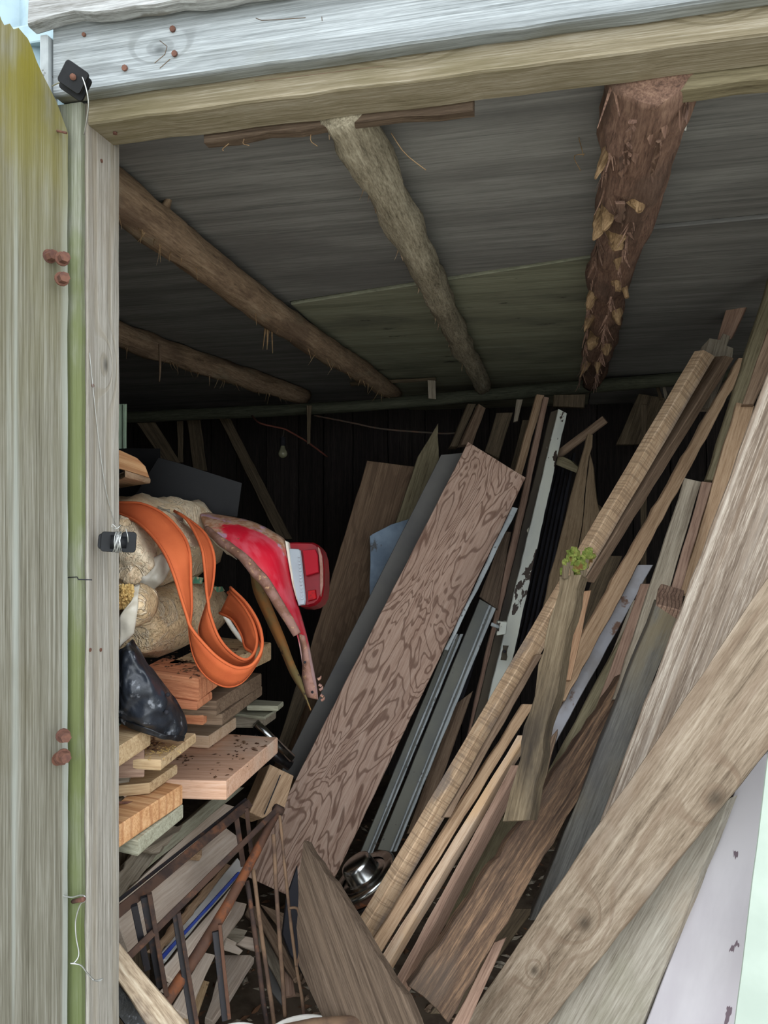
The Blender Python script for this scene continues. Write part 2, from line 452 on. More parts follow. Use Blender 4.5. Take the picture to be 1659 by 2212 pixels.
MT['greyplank'] = wood('greyed_plank', (104, 94, 82), (144, 134, 118), (172, 162, 146), 2, 55, bump=0.4, vary=0.08, blotch=[(0.4, 5, (116, 100, 84), 0.5, 0.68)], sat=1.0)
MT['greengrey'] = wood('green_grey_plank', (128, 124, 102), (164, 162, 138), (186, 184, 162), 2, 55, bump=0.4, vary=0.06)
MT['paleply'] = wood('pale_dirty_plywood', (182, 160, 142), (208, 190, 172), (222, 208, 194), 1.5, 35, ring=(0.15, 10, 2, (140, 120, 100)), blotch=[(0.4, 4, (160, 142, 126), 0.5, 0.68)], bump=0.2, vary=0.05, sat=0.95)
MT['saw2x'] = wood('sawmarked_stud', (156, 122, 88), (194, 160, 122), (212, 184, 150), 3, 40, saw=(0.6, 260, (142, 114, 86)),
    blotch=[(0.7, 8, (128, 118, 112), 0.56, 0.68)], bump=0.6, vary=0.0, tints=[((122, 116, 114), 1, -0.004, -0.02, 0.65, 6)], sat=0.88)
MT['tan'] = wood('tan_strip_wood', (130, 98, 66), (166, 132, 96), (188, 156, 120), 2, 50, bump=0.4, vary=0.08)
MT['tan_pale'] = wood('pale_tan_strip', (160, 126, 96), (196, 164, 132), (210, 184, 156), 2, 50, blotch=[(0.6, 6, (206, 158, 98), 0.52, 0.66)], bump=0.4, vary=0.06)
MT['red'] = wood('reddish_strip', (104, 76, 60), (140, 108, 88), (158, 128, 106), 2, 50, bump=0.3, vary=0.08)
MT['ochre'] = wood('ochre_board', (128, 90, 58), (162, 120, 82), (178, 140, 102), 2, 50, bump=0.4, vary=0.05)
MT['brown'] = wood('mid_brown_board', (84, 64, 48), (118, 94, 72), (142, 118, 94), 2, 50, bump=0.5, vary=0.1)
MT['endgrain'] = wood('sawn_end_grain', (92, 68, 54), (128, 98, 78), (150, 120, 98), 20, 60, ring=(0.7, 130, 4.0, (70, 48, 38)), rsc=(9, 9), bump=0.5, vary=0.0)
MT['olive'] = wood('olive_brown_board', (84, 74, 52), (118, 108, 80), (140, 130, 100), 2, 50, bump=0.4, vary=0.08)
MT['roughbeam'] = wood('rough_brown_beam', (52, 38, 29), (88, 66, 48), (136, 102, 70), 2.2, 34, ring=(0.5, 40, 2.0, (56, 40, 32)), blotch=[(0.55, 5, (82, 70, 60), 0.5, 0.66)], bump=1.0, vary=0.0, fib=0.9)
MT['greypost'] = wood('dark_grey_post', (70, 68, 64), (92, 90, 86), (112, 110, 104), 2, 45, blotch=[(0.35, 5, (112, 98, 72), 0.52, 0.7), (0.4, 9, (74, 72, 74), 0.5, 0.65)], bump=0.35, vary=0.0, tints=[((118, 100, 62), 0, 0.10, 0.36, 0.6, 24)])
MT['streaktan'] = wood('wire_brushed_tan_board', (98, 79, 62), (130, 111, 92), (180, 165, 146), 2.6, 60, streak=(0.28, 90, (206, 192, 174)), ring=(0.35, 26, 1.0, (124, 98, 72)), bump=0.8, vary=0.0, fib=0.8, sat=0.75)
MT['bigboard'] = wood('broad_knotty_board', (98, 79, 58), (138, 117, 92), (168, 149, 125), 2.4, 42, ring=(0.4, 18, 2.6, (112, 84, 58)),
    knots=[(-0.23, -0.01, 0.018), (-0.42, 0.012, 0.012), (0.17, -0.055, 0.018)], blotch=[(0.5, 5, (160, 145, 126), 0.5, 0.66)], bump=0.8, vary=0.0, sat=0.75)
MT['greyveneer'] = wood('silvered_board', (120, 110, 96), (156, 148, 134), (180, 172, 158), 1.6, 45, blotch=[(0.5, 4, (124, 122, 96), 0.52, 0.68), (0.4, 3, (170, 140, 110), 0.55, 0.7)], bump=0.4, vary=0.0)
MT['peelwhite'] = plain('peeling_lilac_white_paint', (178, 174, 178), (166, 161, 166), 5, rough=0.65, c3=(92, 78, 86), sc3=13, lo3=0.66, hi3=0.67, stretch=(0.5, 1.6, 1))
MT['mint'] = plain('pale_mint_paint', (170, 182, 172), (160, 172, 162), 6, rough=0.5)
MT['whiteish'] = plain('grey_white_scuffed_panel', (156, 156, 162), (134, 130, 130), 6, rough=0.7, c3=(108, 82, 68), sc3=14, lo3=0.62, hi3=0.68)
MT['darkboard'] = wood('dark_weathered_board', (62, 52, 44), (88, 76, 66), (116, 102, 90), 2, 60, streak=(0.45, 70, (126, 110, 96)), bump=0.7, vary=0.05, sat=1.15)
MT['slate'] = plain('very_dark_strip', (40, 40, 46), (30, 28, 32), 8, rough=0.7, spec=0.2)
MT['burlap'] = wood('coarse_tan_board', (92, 74, 50), (122, 100, 72), (140, 118, 88), 3, 45, streak=(0.5, 22, (96, 78, 56)), bump=0.5, vary=0.05)
MT['mossend'] = wood('mossy_stake', (70, 59, 44), (102, 88, 68), (126, 112, 90), 2, 45, blotch=[(0.5, 6, (88, 78, 60), 0.5, 0.66)], bump=0.8, vary=0.0,
    tints=[((44, 38, 33), 0, 0.14, -0.14, 1.0, 14)], sat=0.95)
MT['moss'] = plain('green_moss', (86, 98, 46), (118, 124, 66), 60, rough=0.95, spec=0.05, bump=1.0, c3=(96, 72, 44), sc3=40)
MT['wornpaint'] = wood('worn_paint_beam', (98, 78, 58), (168, 146, 118), (204, 188, 162), 2.2, 30, blotch=[(0.8, 7, (92, 76, 68), 0.5, 0.6)], bump=0.7, vary=0.0)
MT['rust'] = plain('rusty_iron', (80, 60, 50), (56, 45, 42), 22, rough=0.85, spec=0.3, bump=0.5, c3=(104, 70, 52), sc3=30, lo3=0.55, hi3=0.7)
MT['rust_orange'] = plain('orange_rust_pipe', (92, 64, 50), (70, 52, 45), 14, rough=0.8, spec=0.3, bump=0.5, c3=(124, 74, 46), sc3=22, lo3=0.52, hi3=0.66)
MT['rust_dusty'] = plain('dusty_rusty_rod', (122, 98, 78), (88, 70, 60), 20, rough=0.9, spec=0.2, bump=0.4)
MT['iron_black'] = plain('blackened_iron_flat', (38, 36, 40), (74, 52, 42), 26, rough=0.6, spec=0.4, lo=0.55, hi=0.7)
MT['steelwire'] = plain('galvanised_wire', (186, 188, 186), None, rough=0.4, metal=0.8)
MT['plastic_black'] = plain('black_plastic', (13, 15, 18), (22, 24, 28), 30, rough=0.5, spec=0.25)
MT['boltrust'] = plain('rusted_bolt', (104, 70, 56), (82, 54, 46), 60, rough=0.85)
MT['galv'] = plain('galvanised_sheet', (150, 172, 180), (136, 158, 168), 24, rough=0.5, spec=0.5, metal=0.25, stretch=(1, 1, 1))
MT['strap'] = plain('orange_canvas_belt', (196, 98, 56), (184, 88, 50), 9, rough=0.75, spec=0.25, bump=0.25, bsc=900, c3=(224, 140, 96), sc3=26, lo3=0.66, hi3=0.78)
def sackmat(name, c1, c2, c3, speck, dirt):
    k = NT(name); v = k.coords()
    w1 = k.noise(v, 11, 4, 0.6, 1.2); w2 = k.noise(k.scale(v, (1, 1.8, 1.8)), 38, 4, 0.6, 0.8); w3 = k.noise(v, 150, 3, 0.6)
    r1 = k.math('ABSOLUTE', k.math('SUBTRACT', w1, 0.5)); r2 = k.math('ABSOLUTE', k.math('SUBTRACT', w2, 0.5))
    crease = k.range(r1, 0.0, 0.035, 1.0, 0.0); crease2 = k.range(r2, 0.0, 0.05, 1.0, 0.0)
    col = k.mix(k.range(w1, 0.35, 0.65), lin(c1), lin(c2))
    col = k.mix(k.range(w3, 0.54, 0.62, 0.0, speck), col, lin(c3))
    col = k.mix(k.range(k.noise(v, 5, 5, 0.65), 0.52, 0.66, 0.0, dirt), col, lin((158, 116, 84)))
    col = k.mix(k.math('MULTIPLY', crease, 0.35), col, lin((236, 228, 212)))
    h = k.math('ADD', k.math('MULTIPLY', crease, 0.9), k.math('ADD', k.math('MULTIPLY', crease2, 0.45), k.math('MULTIPLY', w3, 0.35)))
    k.bump(h, 0.8, 0.004)
    return k.fin(col, 0.45, 0.4)
MT['sack'] = sackmat('dirty_clear_pellet_sack', (212, 184, 144), (226, 202, 166), (146, 114, 80), 0.6, 0.4)
MT['sack2'] = sackmat('wrinkled_cloudy_sack', (216, 190, 154), (230, 212, 184), (190, 146, 104), 0.4, 0.6)
MT['film'] = plain('torn_clear_film', (206, 200, 188), (176, 168, 152), 9, rough=0.35, spec=0.5)
MT['pellet'] = plain('wood_pellet', (206, 174, 112), (176, 140, 84), 60, rough=0.8)
MT['green_print'] = plain('green_print', (84, 150, 122), (190, 178, 148), 50, rough=0.45, lo=0.5, hi=0.6)
MT['blackbag'] = plain('black_polythene', (20, 22, 27), (42, 46, 54), 9, rough=0.38, spec=0.45, c3=(120, 124, 132), sc3=36, lo3=0.6, hi3=0.7, bump=0.9, bsc=34)
MT['chrome'] = plain('tarnished_chrome', (176, 178, 178), (120, 118, 112), 12, rough=0.22, metal=1.0)
MT['darkmetal'] = plain('dark_plated_metal', (90, 90, 94), (60, 58, 58), 12, rough=0.3, metal=0.9)
MT['glass_dark'] = plain('dusty_dark_glass', (11, 11, 13), (22, 21, 22), 5, rough=0.3, spec=0.1)
MT['bulb'] = plain('dusty_bulb_glass', (138, 136, 110), (112, 110, 92), 20, rough=0.2, spec=0.5)
MT['cable'] = plain('old_cable', (74, 66, 58), (96, 70, 56), 20, rough=0.8)
MT['redcable'] = plain('faded_red_cable', (108, 60, 48), None, rough=0.8)
MT['greenmetal'] = plain('pale_green_metal', (162, 186, 158), (138, 160, 134), 12, rough=0.45)
MT['bluepaint'] = plain('blue_painted_edge', (44, 66, 150), (62, 84, 160), 18, rough=0.6)
MT['whiteboard'] = plain('white_laminate_board', (184, 184, 182), (160, 158, 152), 6, rough=0.5)
MT['bucket'] = plain('white_bucket_plastic', (226, 224, 218), (206, 202, 194), 9, rough=0.45)
MT['dirt'] = plain('shed_dirt_floor', (112, 98, 84), (82, 70, 60), 9, rough=0.95, spec=0.1, bump=0.8, c3=(116, 106, 94), sc3=40, lo3=0.6, hi3=0.68)
MT['ground'] = plain('pale_bounce_ground', (188, 184, 174), (168, 166, 152), 3, rough=0.95, spec=0.1, bump=0.4)  # unseen outside ground, kept pale to bounce daylight into the shed
MT['chip'] = plain('bark_chip', (84, 56, 40), (110, 78, 54), 30, rough=0.9)

# car body: faded red, rusting toward its upper back edge
def car_paint():
    k = NT('faded_red_rusting_paint'); v = k.coords(False)
    uv = k.n('ShaderNodeUVMap'); sp = k.n('ShaderNodeSeparateXYZ'); k.l(uv.outputs[0], sp.inputs[0])
    n1 = k.noise(v, 22, 6, 0.65); n2 = k.noise(v, 60, 4, 0.6); n3 = k.noise(k.scale(v, (0.6, 2, 2)), 14, 4, 0.6)
    red = k.mix(k.range(n3, 0.4, 0.65), lin((196, 22, 46)), lin((206, 78, 92)))
    rustc = k.mix(k.range(n2, 0.42, 0.6), lin((150, 104, 74)), lin((176, 142, 118)))
    rustc = k.mix(k.range(n1, 0.52, 0.6), rustc, lin((176, 140, 160)))
    edge = k.math('ADD', k.range(sp.outputs[0], 0.30, 0.02), k.math('MULTIPLY', k.range(sp.outputs[1], 0.5, 1.0), k.range(sp.outputs[0], 0.62, 0.3)))
    m = k.range(k.math('ADD', edge, k.math('MULTIPLY', k.math('SUBTRACT', n1, 0.5), 1.2)), 0.42, 0.6)
    m2 = k.range(k.math('ADD', k.range(sp.outputs[0], 0.72, 0.86), k.math('MULTIPLY', k.math('SUBTRACT', n1, 0.5), 0.8)), 0.35, 0.8)
    col = k.mix(m, red, rustc); col = k.mix(m2, col, lin((186, 152, 150)))
    col = k.mix(k.range(n2, 0.68, 0.72), col, lin((120, 76, 52)))
    k.bump(k.math('MULTIPLY', n2, m), 0.4)
    return k.fin(col, k.math('ADD', k.math('MULTIPLY', m, 0.4), 0.42), 0.45)
MT['carpaint'] = car_paint()
MT['rustrim'] = plain('rust_scaled_flange', (140, 106, 96), (116, 82, 66), 40, rough=0.9, bump=0.8, c3=(176, 138, 104), sc3=70, lo3=0.6, hi3=0.66)
MT['oliverust'] = plain('olive_and_rust_inner_strip', (112, 98, 62), (150, 100, 52), 10, rough=0.8, c3=(48, 32, 30), sc3=24, lo3=0.6, hi3=0.66, bump=0.4)
MT['redlens'] = plain('red_tail_lens', (128, 8, 22), (104, 6, 18), 10, rough=0.35, spec=0.25)
MT['deepredlens'] = plain('deep_red_reflector', (150, 4, 14), (110, 4, 14), 120, rough=0.4, spec=0.15)
MT['dustedlens'] = plain('dust_on_red_lens', (146, 16, 32), (160, 50, 62), 9, rough=0.5, spec=0.15)
MT['clearlens'] = plain('clear_ribbed_lens', (150, 160, 168), (132, 142, 150), 6, rough=0.2, spec=0.6)

# ------------------------------------------------------------------ the setting
ZC = CAMZ
gnd = boxm('ground', (-9, -9, -0.06), (9, 1.0, -0.005), MT['ground'], kind='structure', label='unseen ground in front of the shed door, made pale to bounce daylight in')
floor = boxm('floor', (-2.6, 1.0, -0.08), (1.5, 4.1, 0.0), MT['dirt'], kind='structure', label='dirt floor of the shed under the junk')

def zroof(Y): return ZC + 0.668 - 0.045 * (Y - 1.2)
ceil = empty('ceiling', (-0.5, 2.3, ZC + 0.64), label='low sloping roof of old plywood sheets on log rafters', kind='structure')
def cpanel(x0, x1, ya, yb, mat, dz=0.0):
    pts = [Vector((x0, ya[0], zroof(ya[0]) + dz)), Vector((x1, ya[1], zroof(ya[1]) + dz)), Vector((x1, yb[1], zroof(yb[1]) + dz)), Vector((x0, yb[0], zroof(yb[0]) + dz))]
    # visible face looks down: normal -z
    n = -(pts[1] - pts[0]).cross(pts[3] - pts[0]).normalized()
    slab('plywood_panel', pts, Vector((1, 0, 0)), n, 0.012, mat, rough=0.0, parent=ceil)
cpanel(-2.6, -0.86, (1.127, 1.127), (2.13, 2.10), MT['ceiling'])
cpanel(-0.856, 0.115, (1.127, 1.127), (2.17, 1.95), MT['ceiling'])
cpanel(0.119, 1.5, (1.127, 1.127), (1.82, 1.76), MT['ceiling'], 0.004)
cpanel(-2.6, -0.80, (2.135, 2.105), (4.1, 4.1), MT['ceiling'], 0.003)
cpanel(-0.796, 0.115, (2.175, 1.955), (4.1, 4.1), MT['ceiling2'], -0.004)
cpanel(0.119, 1.5, (1.825, 1.765), (4.1, 4.1), MT['ceiling'], -0.003)
# roof covering above the panels keeps daylight out
boxm('trim_1', (-2.75, 1.06, ZC + 0.745), (1.65, 4.2, ZC + 0.775), MT['galv'], kind='structure', label='metal roof covering above the plywood')

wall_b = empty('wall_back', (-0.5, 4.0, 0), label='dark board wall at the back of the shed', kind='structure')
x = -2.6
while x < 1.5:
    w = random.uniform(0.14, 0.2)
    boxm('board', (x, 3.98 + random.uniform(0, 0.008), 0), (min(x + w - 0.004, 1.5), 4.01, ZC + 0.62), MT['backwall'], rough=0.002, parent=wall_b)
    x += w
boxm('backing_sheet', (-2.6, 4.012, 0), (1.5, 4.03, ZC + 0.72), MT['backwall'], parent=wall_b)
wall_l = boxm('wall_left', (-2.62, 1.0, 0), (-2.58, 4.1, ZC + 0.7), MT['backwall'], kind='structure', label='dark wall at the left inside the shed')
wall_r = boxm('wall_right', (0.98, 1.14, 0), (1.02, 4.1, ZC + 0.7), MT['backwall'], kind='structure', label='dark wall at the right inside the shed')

# front wall: header beam, siding boards above, left post, galvanised sheet
wf = empty('wall_front', (-0.75, 1.1, 0), label='weathered board front of the shed around the doorway', kind='structure')
XR = -0.717
boxm('header_beam', (XR, 1.05, ZC + 0.599), (1.5, 1.125, ZC + 0.70), MT['beam'], rough=0.0015, bev=0.004, parent=wf)
boxm('siding_board', (-0.755, 1.018, ZC + 0.632), (1.5, 1.048, ZC + 0.742), MT['header'], rough=0.001, bev=0.004, parent=wf, label='wide silver-grey siding board with a cracked knot')
pts = [Vector((-0.776, 0.988, ZC + 0.722)), Vector((-0.73, 0.988, ZC + 0.728)), Vector((-0.5, 0.988, ZC + 0.716)), Vector((1.5, 0.988, ZC + 0.72)), Vector((1.5, 0.988, ZC + 0.86)), Vector((-0.776, 0.988, ZC + 0.86))]
slab('siding_board', pts, Vector((1, 0, 0)), Vector((0, -1, 0)), 0.026, MT['siding'], rough=0.003, step=0.03, bev=0.004, parent=wf, label='flaking white-grey siding board at the top')
boxm('inner_strip', (-0.56, 1.127, ZC + 0.589), (-0.13, 1.148, ZC + 0.66), MT['darkboard'], rough=0.003, parent=wf)
boxm('inner_strip', (0.135, 1.127, ZC + 0.583), (1.5, 1.165, ZC + 0.66), MT['olive'], rough=0.002, parent=wf)
boxm('post', (-0.7585, 1.052, 0), (XR, 1.139, ZC + 0.632), MT['post'], rough=0.0008, bev=0.003, parent=wf)
boxm('post_face_board', (-0.90, 1.038, 0), (-0.7195, 1.0505, ZC + 0.628), MT['post_moss'], rough=0.0012, bev=0.002, parent=wf, label='green mossy front face of the post')
boxm('end_strip', (-0.772, 1.012, ZC + 0.60), (-0.758, 1.036, ZC + 0.72), MT['trimlight'], parent=wf)
# right jamb, out of view
boxm('post', (0.96, 1.052, 0), (1.02, 1.139, ZC + 0.598), MT['post'], parent=wf)
rows = []
for i in range(60):
    xx = -0.775 - i * 0.03
    zz = 0.012 * math.sin(i * 0.03 / 0.068 * 2 * math.pi)
    rows.append([Vector((xx, 1.075 + zz, -0.0)), Vector((xx, 1.075 + zz, ZC + 0.86))])
sheet('metal_sheet', rows, 0.001, MT['galv'], parent=wf, xdir=Vector((0, 0, 1)), label='corrugated galvanised sheet')
# nails and nail holes on the boards
def nail(p, d, mat, parent, r=0.0035, ln=0.003, name='nail'):
    tube(name, [p, p + d * ln], r, mat, sides=8, smooth=False, parent=parent)
for px in (A(365, 152), A(748, 128), A(756, 234), A(541, 296)):
    nail(atY(*px, 1.0175), Vector((0, -1, 0)), MT['boltrust'], wf, 0.0045 if px[0] > 200 else 0.003)
for px in (A(497, 572), ):
    p = hit(px, Vector((0, 0, ZC + 0.5985)), UP); nail(p, Vector((0, 0, -1)), MT['boltrust'], wf)
for px in (A(438, 695), Oc(443, 958), Nc(530, 10), Nc(592, 10)):
    p = hit(px, Vector((XR + 0.0005, 0, 0)), Vector((1, 0, 0))); nail(p, Vector((1, 0, 0)), MT['boltrust'], wf, 0.003, 0.001, 'nail_hole')
pn = atY(136, 285, 1.03)
tube('nail', [atY(115, 281, 1.02), atY(143, 287, 1.0)], 0.0018, MT['boltrust'], parent=wf)

# the swung-open door on the left: one broad board with a broken top
hinge = Vector((-0.735, 1.03, 0))
e = Vector((-0.42, -0.9075, 0)).normalized(); nd = Vector((0.9075, -0.42, 0))
def dpt(s_, z): return Vector((hinge.x + e.x * s_, hinge.y + e.y * s_, z))
door = empty('door_1', dpt(0.1, 0), label='open door of streaked grey boards with a broken mossy top', kind='structure')
def on_door(px): return hit(px, hinge, nd)
tp = [on_door(p) for p in (A(247, 440), A(232, 410), A(212, 370), A(185, 318), A(160, 262), A(138, 200), A(122, 165), A(100, 140), A(82, 118), A(60, 124), A(44, 100), A(20, 106), A(8, 84), A(0, 60), A(-40, 40))]
poly = [dpt(0.0, 0.05)] + [dpt(0.0, tp[0].z - 0.04)] + tp + [dpt(0.17, tp[-1].z), dpt(0.17, 0.05)]
slab('door_board', poly, Vector((0, 0, 1)), nd, 0.022, MT['door'], rough=0.001, bev=0.002, parent=door)
pl2 = [dpt(0.173, 0.05), dpt(0.173, ZC + 0.8), dpt(0.34, ZC + 0.8), dpt(0.34, 0.05)]
slab('door_board', pl2, Vector((0, 0, 1)), nd, 0.022, MT['door'], rough=0.001, parent=door)
for px in (Oc(236, 340), Oc(298, 352), Oc(296, 448), Nc(372, 515), Nc(342, 650), Nc(372, 634)):
    if px[0] < 128:
        p = on_door(px); ax = nd
    else:
        p = at(px[0], px[1], 1.135); ax = (nd + Vector((0, -0.25, 0))).normalized()
    b = tube('bolt', [p - ax * 0.002, p + ax * 0.001], 0.0105, MT['boltrust'], sides=14, smooth=False, parent=door)
    tube('bolt_head', [p + ax * 0.001, p + ax * 0.014], 0.0078, MT['boltrust'], sides=6, smooth=False, parent=b)

# checks and cracks in the weathered header board and post
for pl_ in ((A(690, 175), A(722, 200), A(712, 235), A(668, 272)), (A(735, 255), A(690, 295)), (A(1105, 78), A(1130, 88), A(1200, 85), A(1320, 76)), (A(1390, 72), A(1392, 90))):
    for a_, b_ in zip(pl_[:-1], pl_[1:]):
        bar('crack', atY(*a_, 1.0176), atY(*b_, 1.0176), 0.0008, 0.0006, MT['darkboard'], zref=Vector((0, -1, 0)), parent=wf)
for a_, b_ in ((A(1290, 330), A(1659, 285)), (A(1100, 350), A(1290, 330))):
    bar('crack', atY(*a_, 1.0496), atY(*b_, 1.0496), 0.0008, 0.0005, MT['brown'], zref=Vector((0, -1, 0)), parent=wf)
for a_, b_ in ((Oc(322, 1875), Oc(368, 1872)), (Oc(368, 1872), Oc(374, 1884)), (Oc(374, 1884), Oc(440, 1886))):
    bar('crack', atY(*a_, 1.0375), atY(*b_, 1.0375), 0.0015, 0.0006, MT['slate'], zref=Vector((0, -1, 0)), parent=wf)
# ------------------------------------------------------------------ roof timbers
def zr(Y): return ZC + 0.625 - 0.045 * (Y - 1.2)
def fringe(parent, pts, mat, seed, n, ln, name='bark_strip', w=0.0035):
    """loose strips of bark hanging from a log, one part"""
    rnd = random.Random(seed)
    vs_, fs = [], []
    for _ in range(n):
        i = rnd.randrange(len(pts) - 1)
        p = pts[i].lerp(pts[i+1], rnd.random())
        l_ = ln * rnd.uniform(0.3, 1.0); ww = w * rnd.uniform(0.4, 1.6)
        d = Vector((rnd.uniform(-0.5, 0.5), rnd.uniform(-0.4, 0.4), -1)).normalized()
        sd = Vector((rnd.uniform(-1, 1), rnd.uniform(-0.3, 0.3), 0)).normalized()
        b = len(vs_)
        cx = Vector((rnd.uniform(-1, 1), rnd.uniform(-1, 1), 0)) * l_ * 0.3
        for k in range(4):
            f = k / 3
            c = p + d * (l_ * f) + cx * f * f
            wk = ww * (1 - f * 0.8)
            vs_ += [c - sd * wk, c + sd * wk, c + Vector((0, wk * 0.5, 0))]
        for k in range(3):
            for a_ in range(3):
                fs.append((b + k*3 + a_, b + k*3 + (a_+1) % 3, b + (k+1)*3 + (a_+1) % 3, b + (k+1)*3 + a_))
    inv = WM[parent].inverted()
    link(name, mesh_from(name, [inv @ v for v in vs_], fs), mat, WM[parent], parent=parent, kind='stuff')
def log(name, pts, rad, mat, label, seed, amp=0.006, sides=22, n=70, cat='rafter', grp=None, fr=26):
    return tube(name, pts, rad, mat, sides=sides, n=n, amp=amp, freq=fr, seed=seed, label=label, cat=cat, smooth=True, stretch=0.3)
# centre rafter with grey bark
pts = [Vector((-0.335, 1.128, zr(1.13))), Vector((-0.328, 1.7, zr(1.7) - 0.004)), Vector((-0.338, 2.4, zr(2.4) + 0.004)), Vector((-0.33, 3.27, zr(3.27)))]
r1 = log('log_rafter', pts, [0.041, 0.037, 0.040, 0.036, 0.038, 0.034, 0.036], MT['rafter_bark'], 'grey bark-covered log rafter in the middle of the ceiling', 2.1, 0.011)
fringe(r1, [p + Vector((-0.03, 0, -0.012)) for p in pts], MT['rafter_tan'], 3, 26, 0.03, w=0.0022)
# left rafter, peeled
pts = [Vector((-0.858, 1.142, zr(1.14))), Vector((-0.842, 1.5, zr(1.5) - 0.005)), Vector((-0.815, 2.2, zr(2.2) - 0.012)), Vector((-0.775, 2.8, zr(2.8) - 0.004)), Vector((-0.742, 3.36, zr(3.36)))]
r2 = log('log_rafter', pts, [0.047, 0.045, 0.043, 0.045, 0.042, 0.04, 0.037], MT['rafter_tan'], 'brown peeled log rafter running in beside the left post', 5.7, 0.008)
for k, (px, tt) in enumerate(((C(300, 490), 1.62), (C(520, 715), 1.9), (C(735, 915), 2.15), (C(1110, 1275), 2.85))):
    p = at(*px, tt); q = p + Vector((0.01, -0.004, 0.016))
    tube('branch_stub', [p + Vector((-0.014, 0, -0.01)), p, q], [0.012, 0.010, 0.005], MT['rafter_tan'], sides=8, amp=0.003, freq=60, parent=r2)
mid = [p + Vector((0.012, 0, -0.036)) for p in pts]
fringe(r2, mid, MT['stub'], 9, 46, 0.05, w=0.0016)
for px in (C(845, 1060), C(868, 1080), C(835, 1085), C(855, 1070)):
    p = at(*px, 2.25); tube('bark_strip', [p, p + Vector((0.002, 0, -0.03)), p + Vector((random.uniform(-0.012, 0.01), 0, -0.085 - random.uniform(0, 0.03)))], [0.004, 0.004, 0.001], MT['stub'], sides=5, n=6, parent=r2)
# far left rafter
pts = [Vector((-1.47, 1.2, zr(1.2))), Vector((-1.41, 2.25, zr(2.25))), Vector((-1.30, 2.8, zr(2.8) + 0.002)), Vector((-1.17, 3.38, zr(3.38) + 0.004))]
r3 = log('log_rafter', pts, [0.044, 0.043, 0.041, 0.043, 0.038], MT['rafter_tan'], 'dim log rafter farthest left, ending at the back pole', 8.3, 0.008)
fringe(r3, [p + Vector((0.01, 0, -0.036)) for p in pts[1:]], MT['stub'], 12, 34, 0.05, w=0.0016)
p = at(*C(265, 1240), 2.55)
tube('bark_strip', [p, p + Vector((0.001, 0, -0.08)), p + Vector((-0.002, 0, -0.125))], [0.005, 0.004, 0.002], MT['rafter_tan'], sides=5, n=6, parent=r3)
# right rafter with shaggy red bark and stubs
pts = [Vector((0.118, 1.128, zr(1.13) + 0.004)), Vector((0.125, 1.5, zr(1.5))), Vector((0.112, 2.1, zr(2.1) - 0.004)), Vector((0.118, 2.6, zr(2.6))), Vector((0.11, 3.25, zr(3.25)))]
r4 = log('log_rafter', pts, [0.062, 0.064, 0.056, 0.05, 0.048, 0.046, 0.04], MT['rafter_red'], 'shaggy red-brown log rafter at the right with broken branch stubs', 12.9, 0.014, fr=22)
for px, tt, r_, ln in ((Pc(455, 755), 1.62, 0.011, 0.03), (Pc(715, 985), 1.72, 0.019, 0.028), (Pc(440, 1165), 1.85, 0.016, 0.04), (Pc(500, 1110), 1.84, 0.016, 0.03),
                       (Pc(560, 1250), 1.95, 0.024, 0.03), (Pc(580, 1390), 2.1, 0.014, 0.03), (Pc(580, 1530), 2.2, 0.022, 0.034), (Pc(630, 1570), 2.2, 0.012, 0.04),
                       (Pc(590, 1770), 2.45, 0.018, 0.03), (Pc(395, 1660), 2.4, 0.016, 0.03), (Pc(370, 1820), 2.5, 0.014, 0.03), (Pc(400, 1950), 2.6, 0.02, 0.03),
                       (Pc(500, 1985), 2.65, 0.017, 0.03), (Pc(445, 2100), 2.8, 0.014, 0.045), (Pc(345, 2120), 2.8, 0.012, 0.05)):
    tt = min(0.615 / ((1106 - px[1]) / FPX + 0.047), 2.95); p = at(*px, tt)
    ax = Vector((0.12, tt * 1.0, zr(tt)))
    d = (p - Vector((0.118, p.y, zr(p.y)))).normalized()
    d = (d + Vector((0, -0.25, -0.7))).normalized()
    tube('branch_stub', [p - d * 0.04, p - d * 0.01, p + d * ln * 0.5], [r_ * 0.95, r_ * 0.75, r_ * 0.25], MT['stub'], sides=9, n=7, amp=r_ * 0.55, freq=70, seed=tt, smooth=False, parent=r4)
for x0, y0, x1, y1, t0, t1, w_ in ((620, 150, 620, 780, 1.22, 1.52, 60), (720, 140, 700, 700, 1.22, 1.5, 55), (830, 160, 800, 560, 1.21, 1.4, 50), (930, 200, 900, 520, 1.21, 1.38, 45),
                                   (1015, 190, 1010, 470, 1.2, 1.32, 36), (1080, 190, 1050, 420, 1.2, 1.32, 34), (860, 560, 820, 820, 1.4, 1.55, 34), (600, 980, 600, 1130, 1.72, 1.82, 70), (680, 430, 610, 800, 1.35, 1.5, 60)):
    a_, b_ = Pc(x0, y0), Pc(x1, y1); hw = w_ / 3.159 / 2
    t0 = 0.612 / ((1106 - a_[1]) / FPX + 0.047) - 0.004; t1 = 0.612 / ((1106 - b_[1]) / FPX + 0.047) - 0.004; t0 = max(t0, 1.09)
    cut('bark_flake', [(a_[0]-hw, a_[1]), (a_[0]+hw, a_[1]), (b_[0]+hw*1.1, b_[1]-20), (b_[0]+hw*0.2, b_[1]+6), (b_[0]-hw*0.9, b_[1]-8)],
        (a_[0], a_[1], t0), (b_[0], b_[1], t1), random.uniform(-14, 14), 0.006, MT['rafter_red'], rough=0.006, step=0.012, parent=r4)
fringe(r4, [p + Vector((-0.05, 0, -0.02)) for p in pts], MT['rafter_red'], 21, 80, 0.06, w=0.003)
fringe(r4, [p + Vector((0.0, 0, -0.05)) for p in pts[1:]], MT['rafter_red'], 22, 60, 0.05, w=0.003)
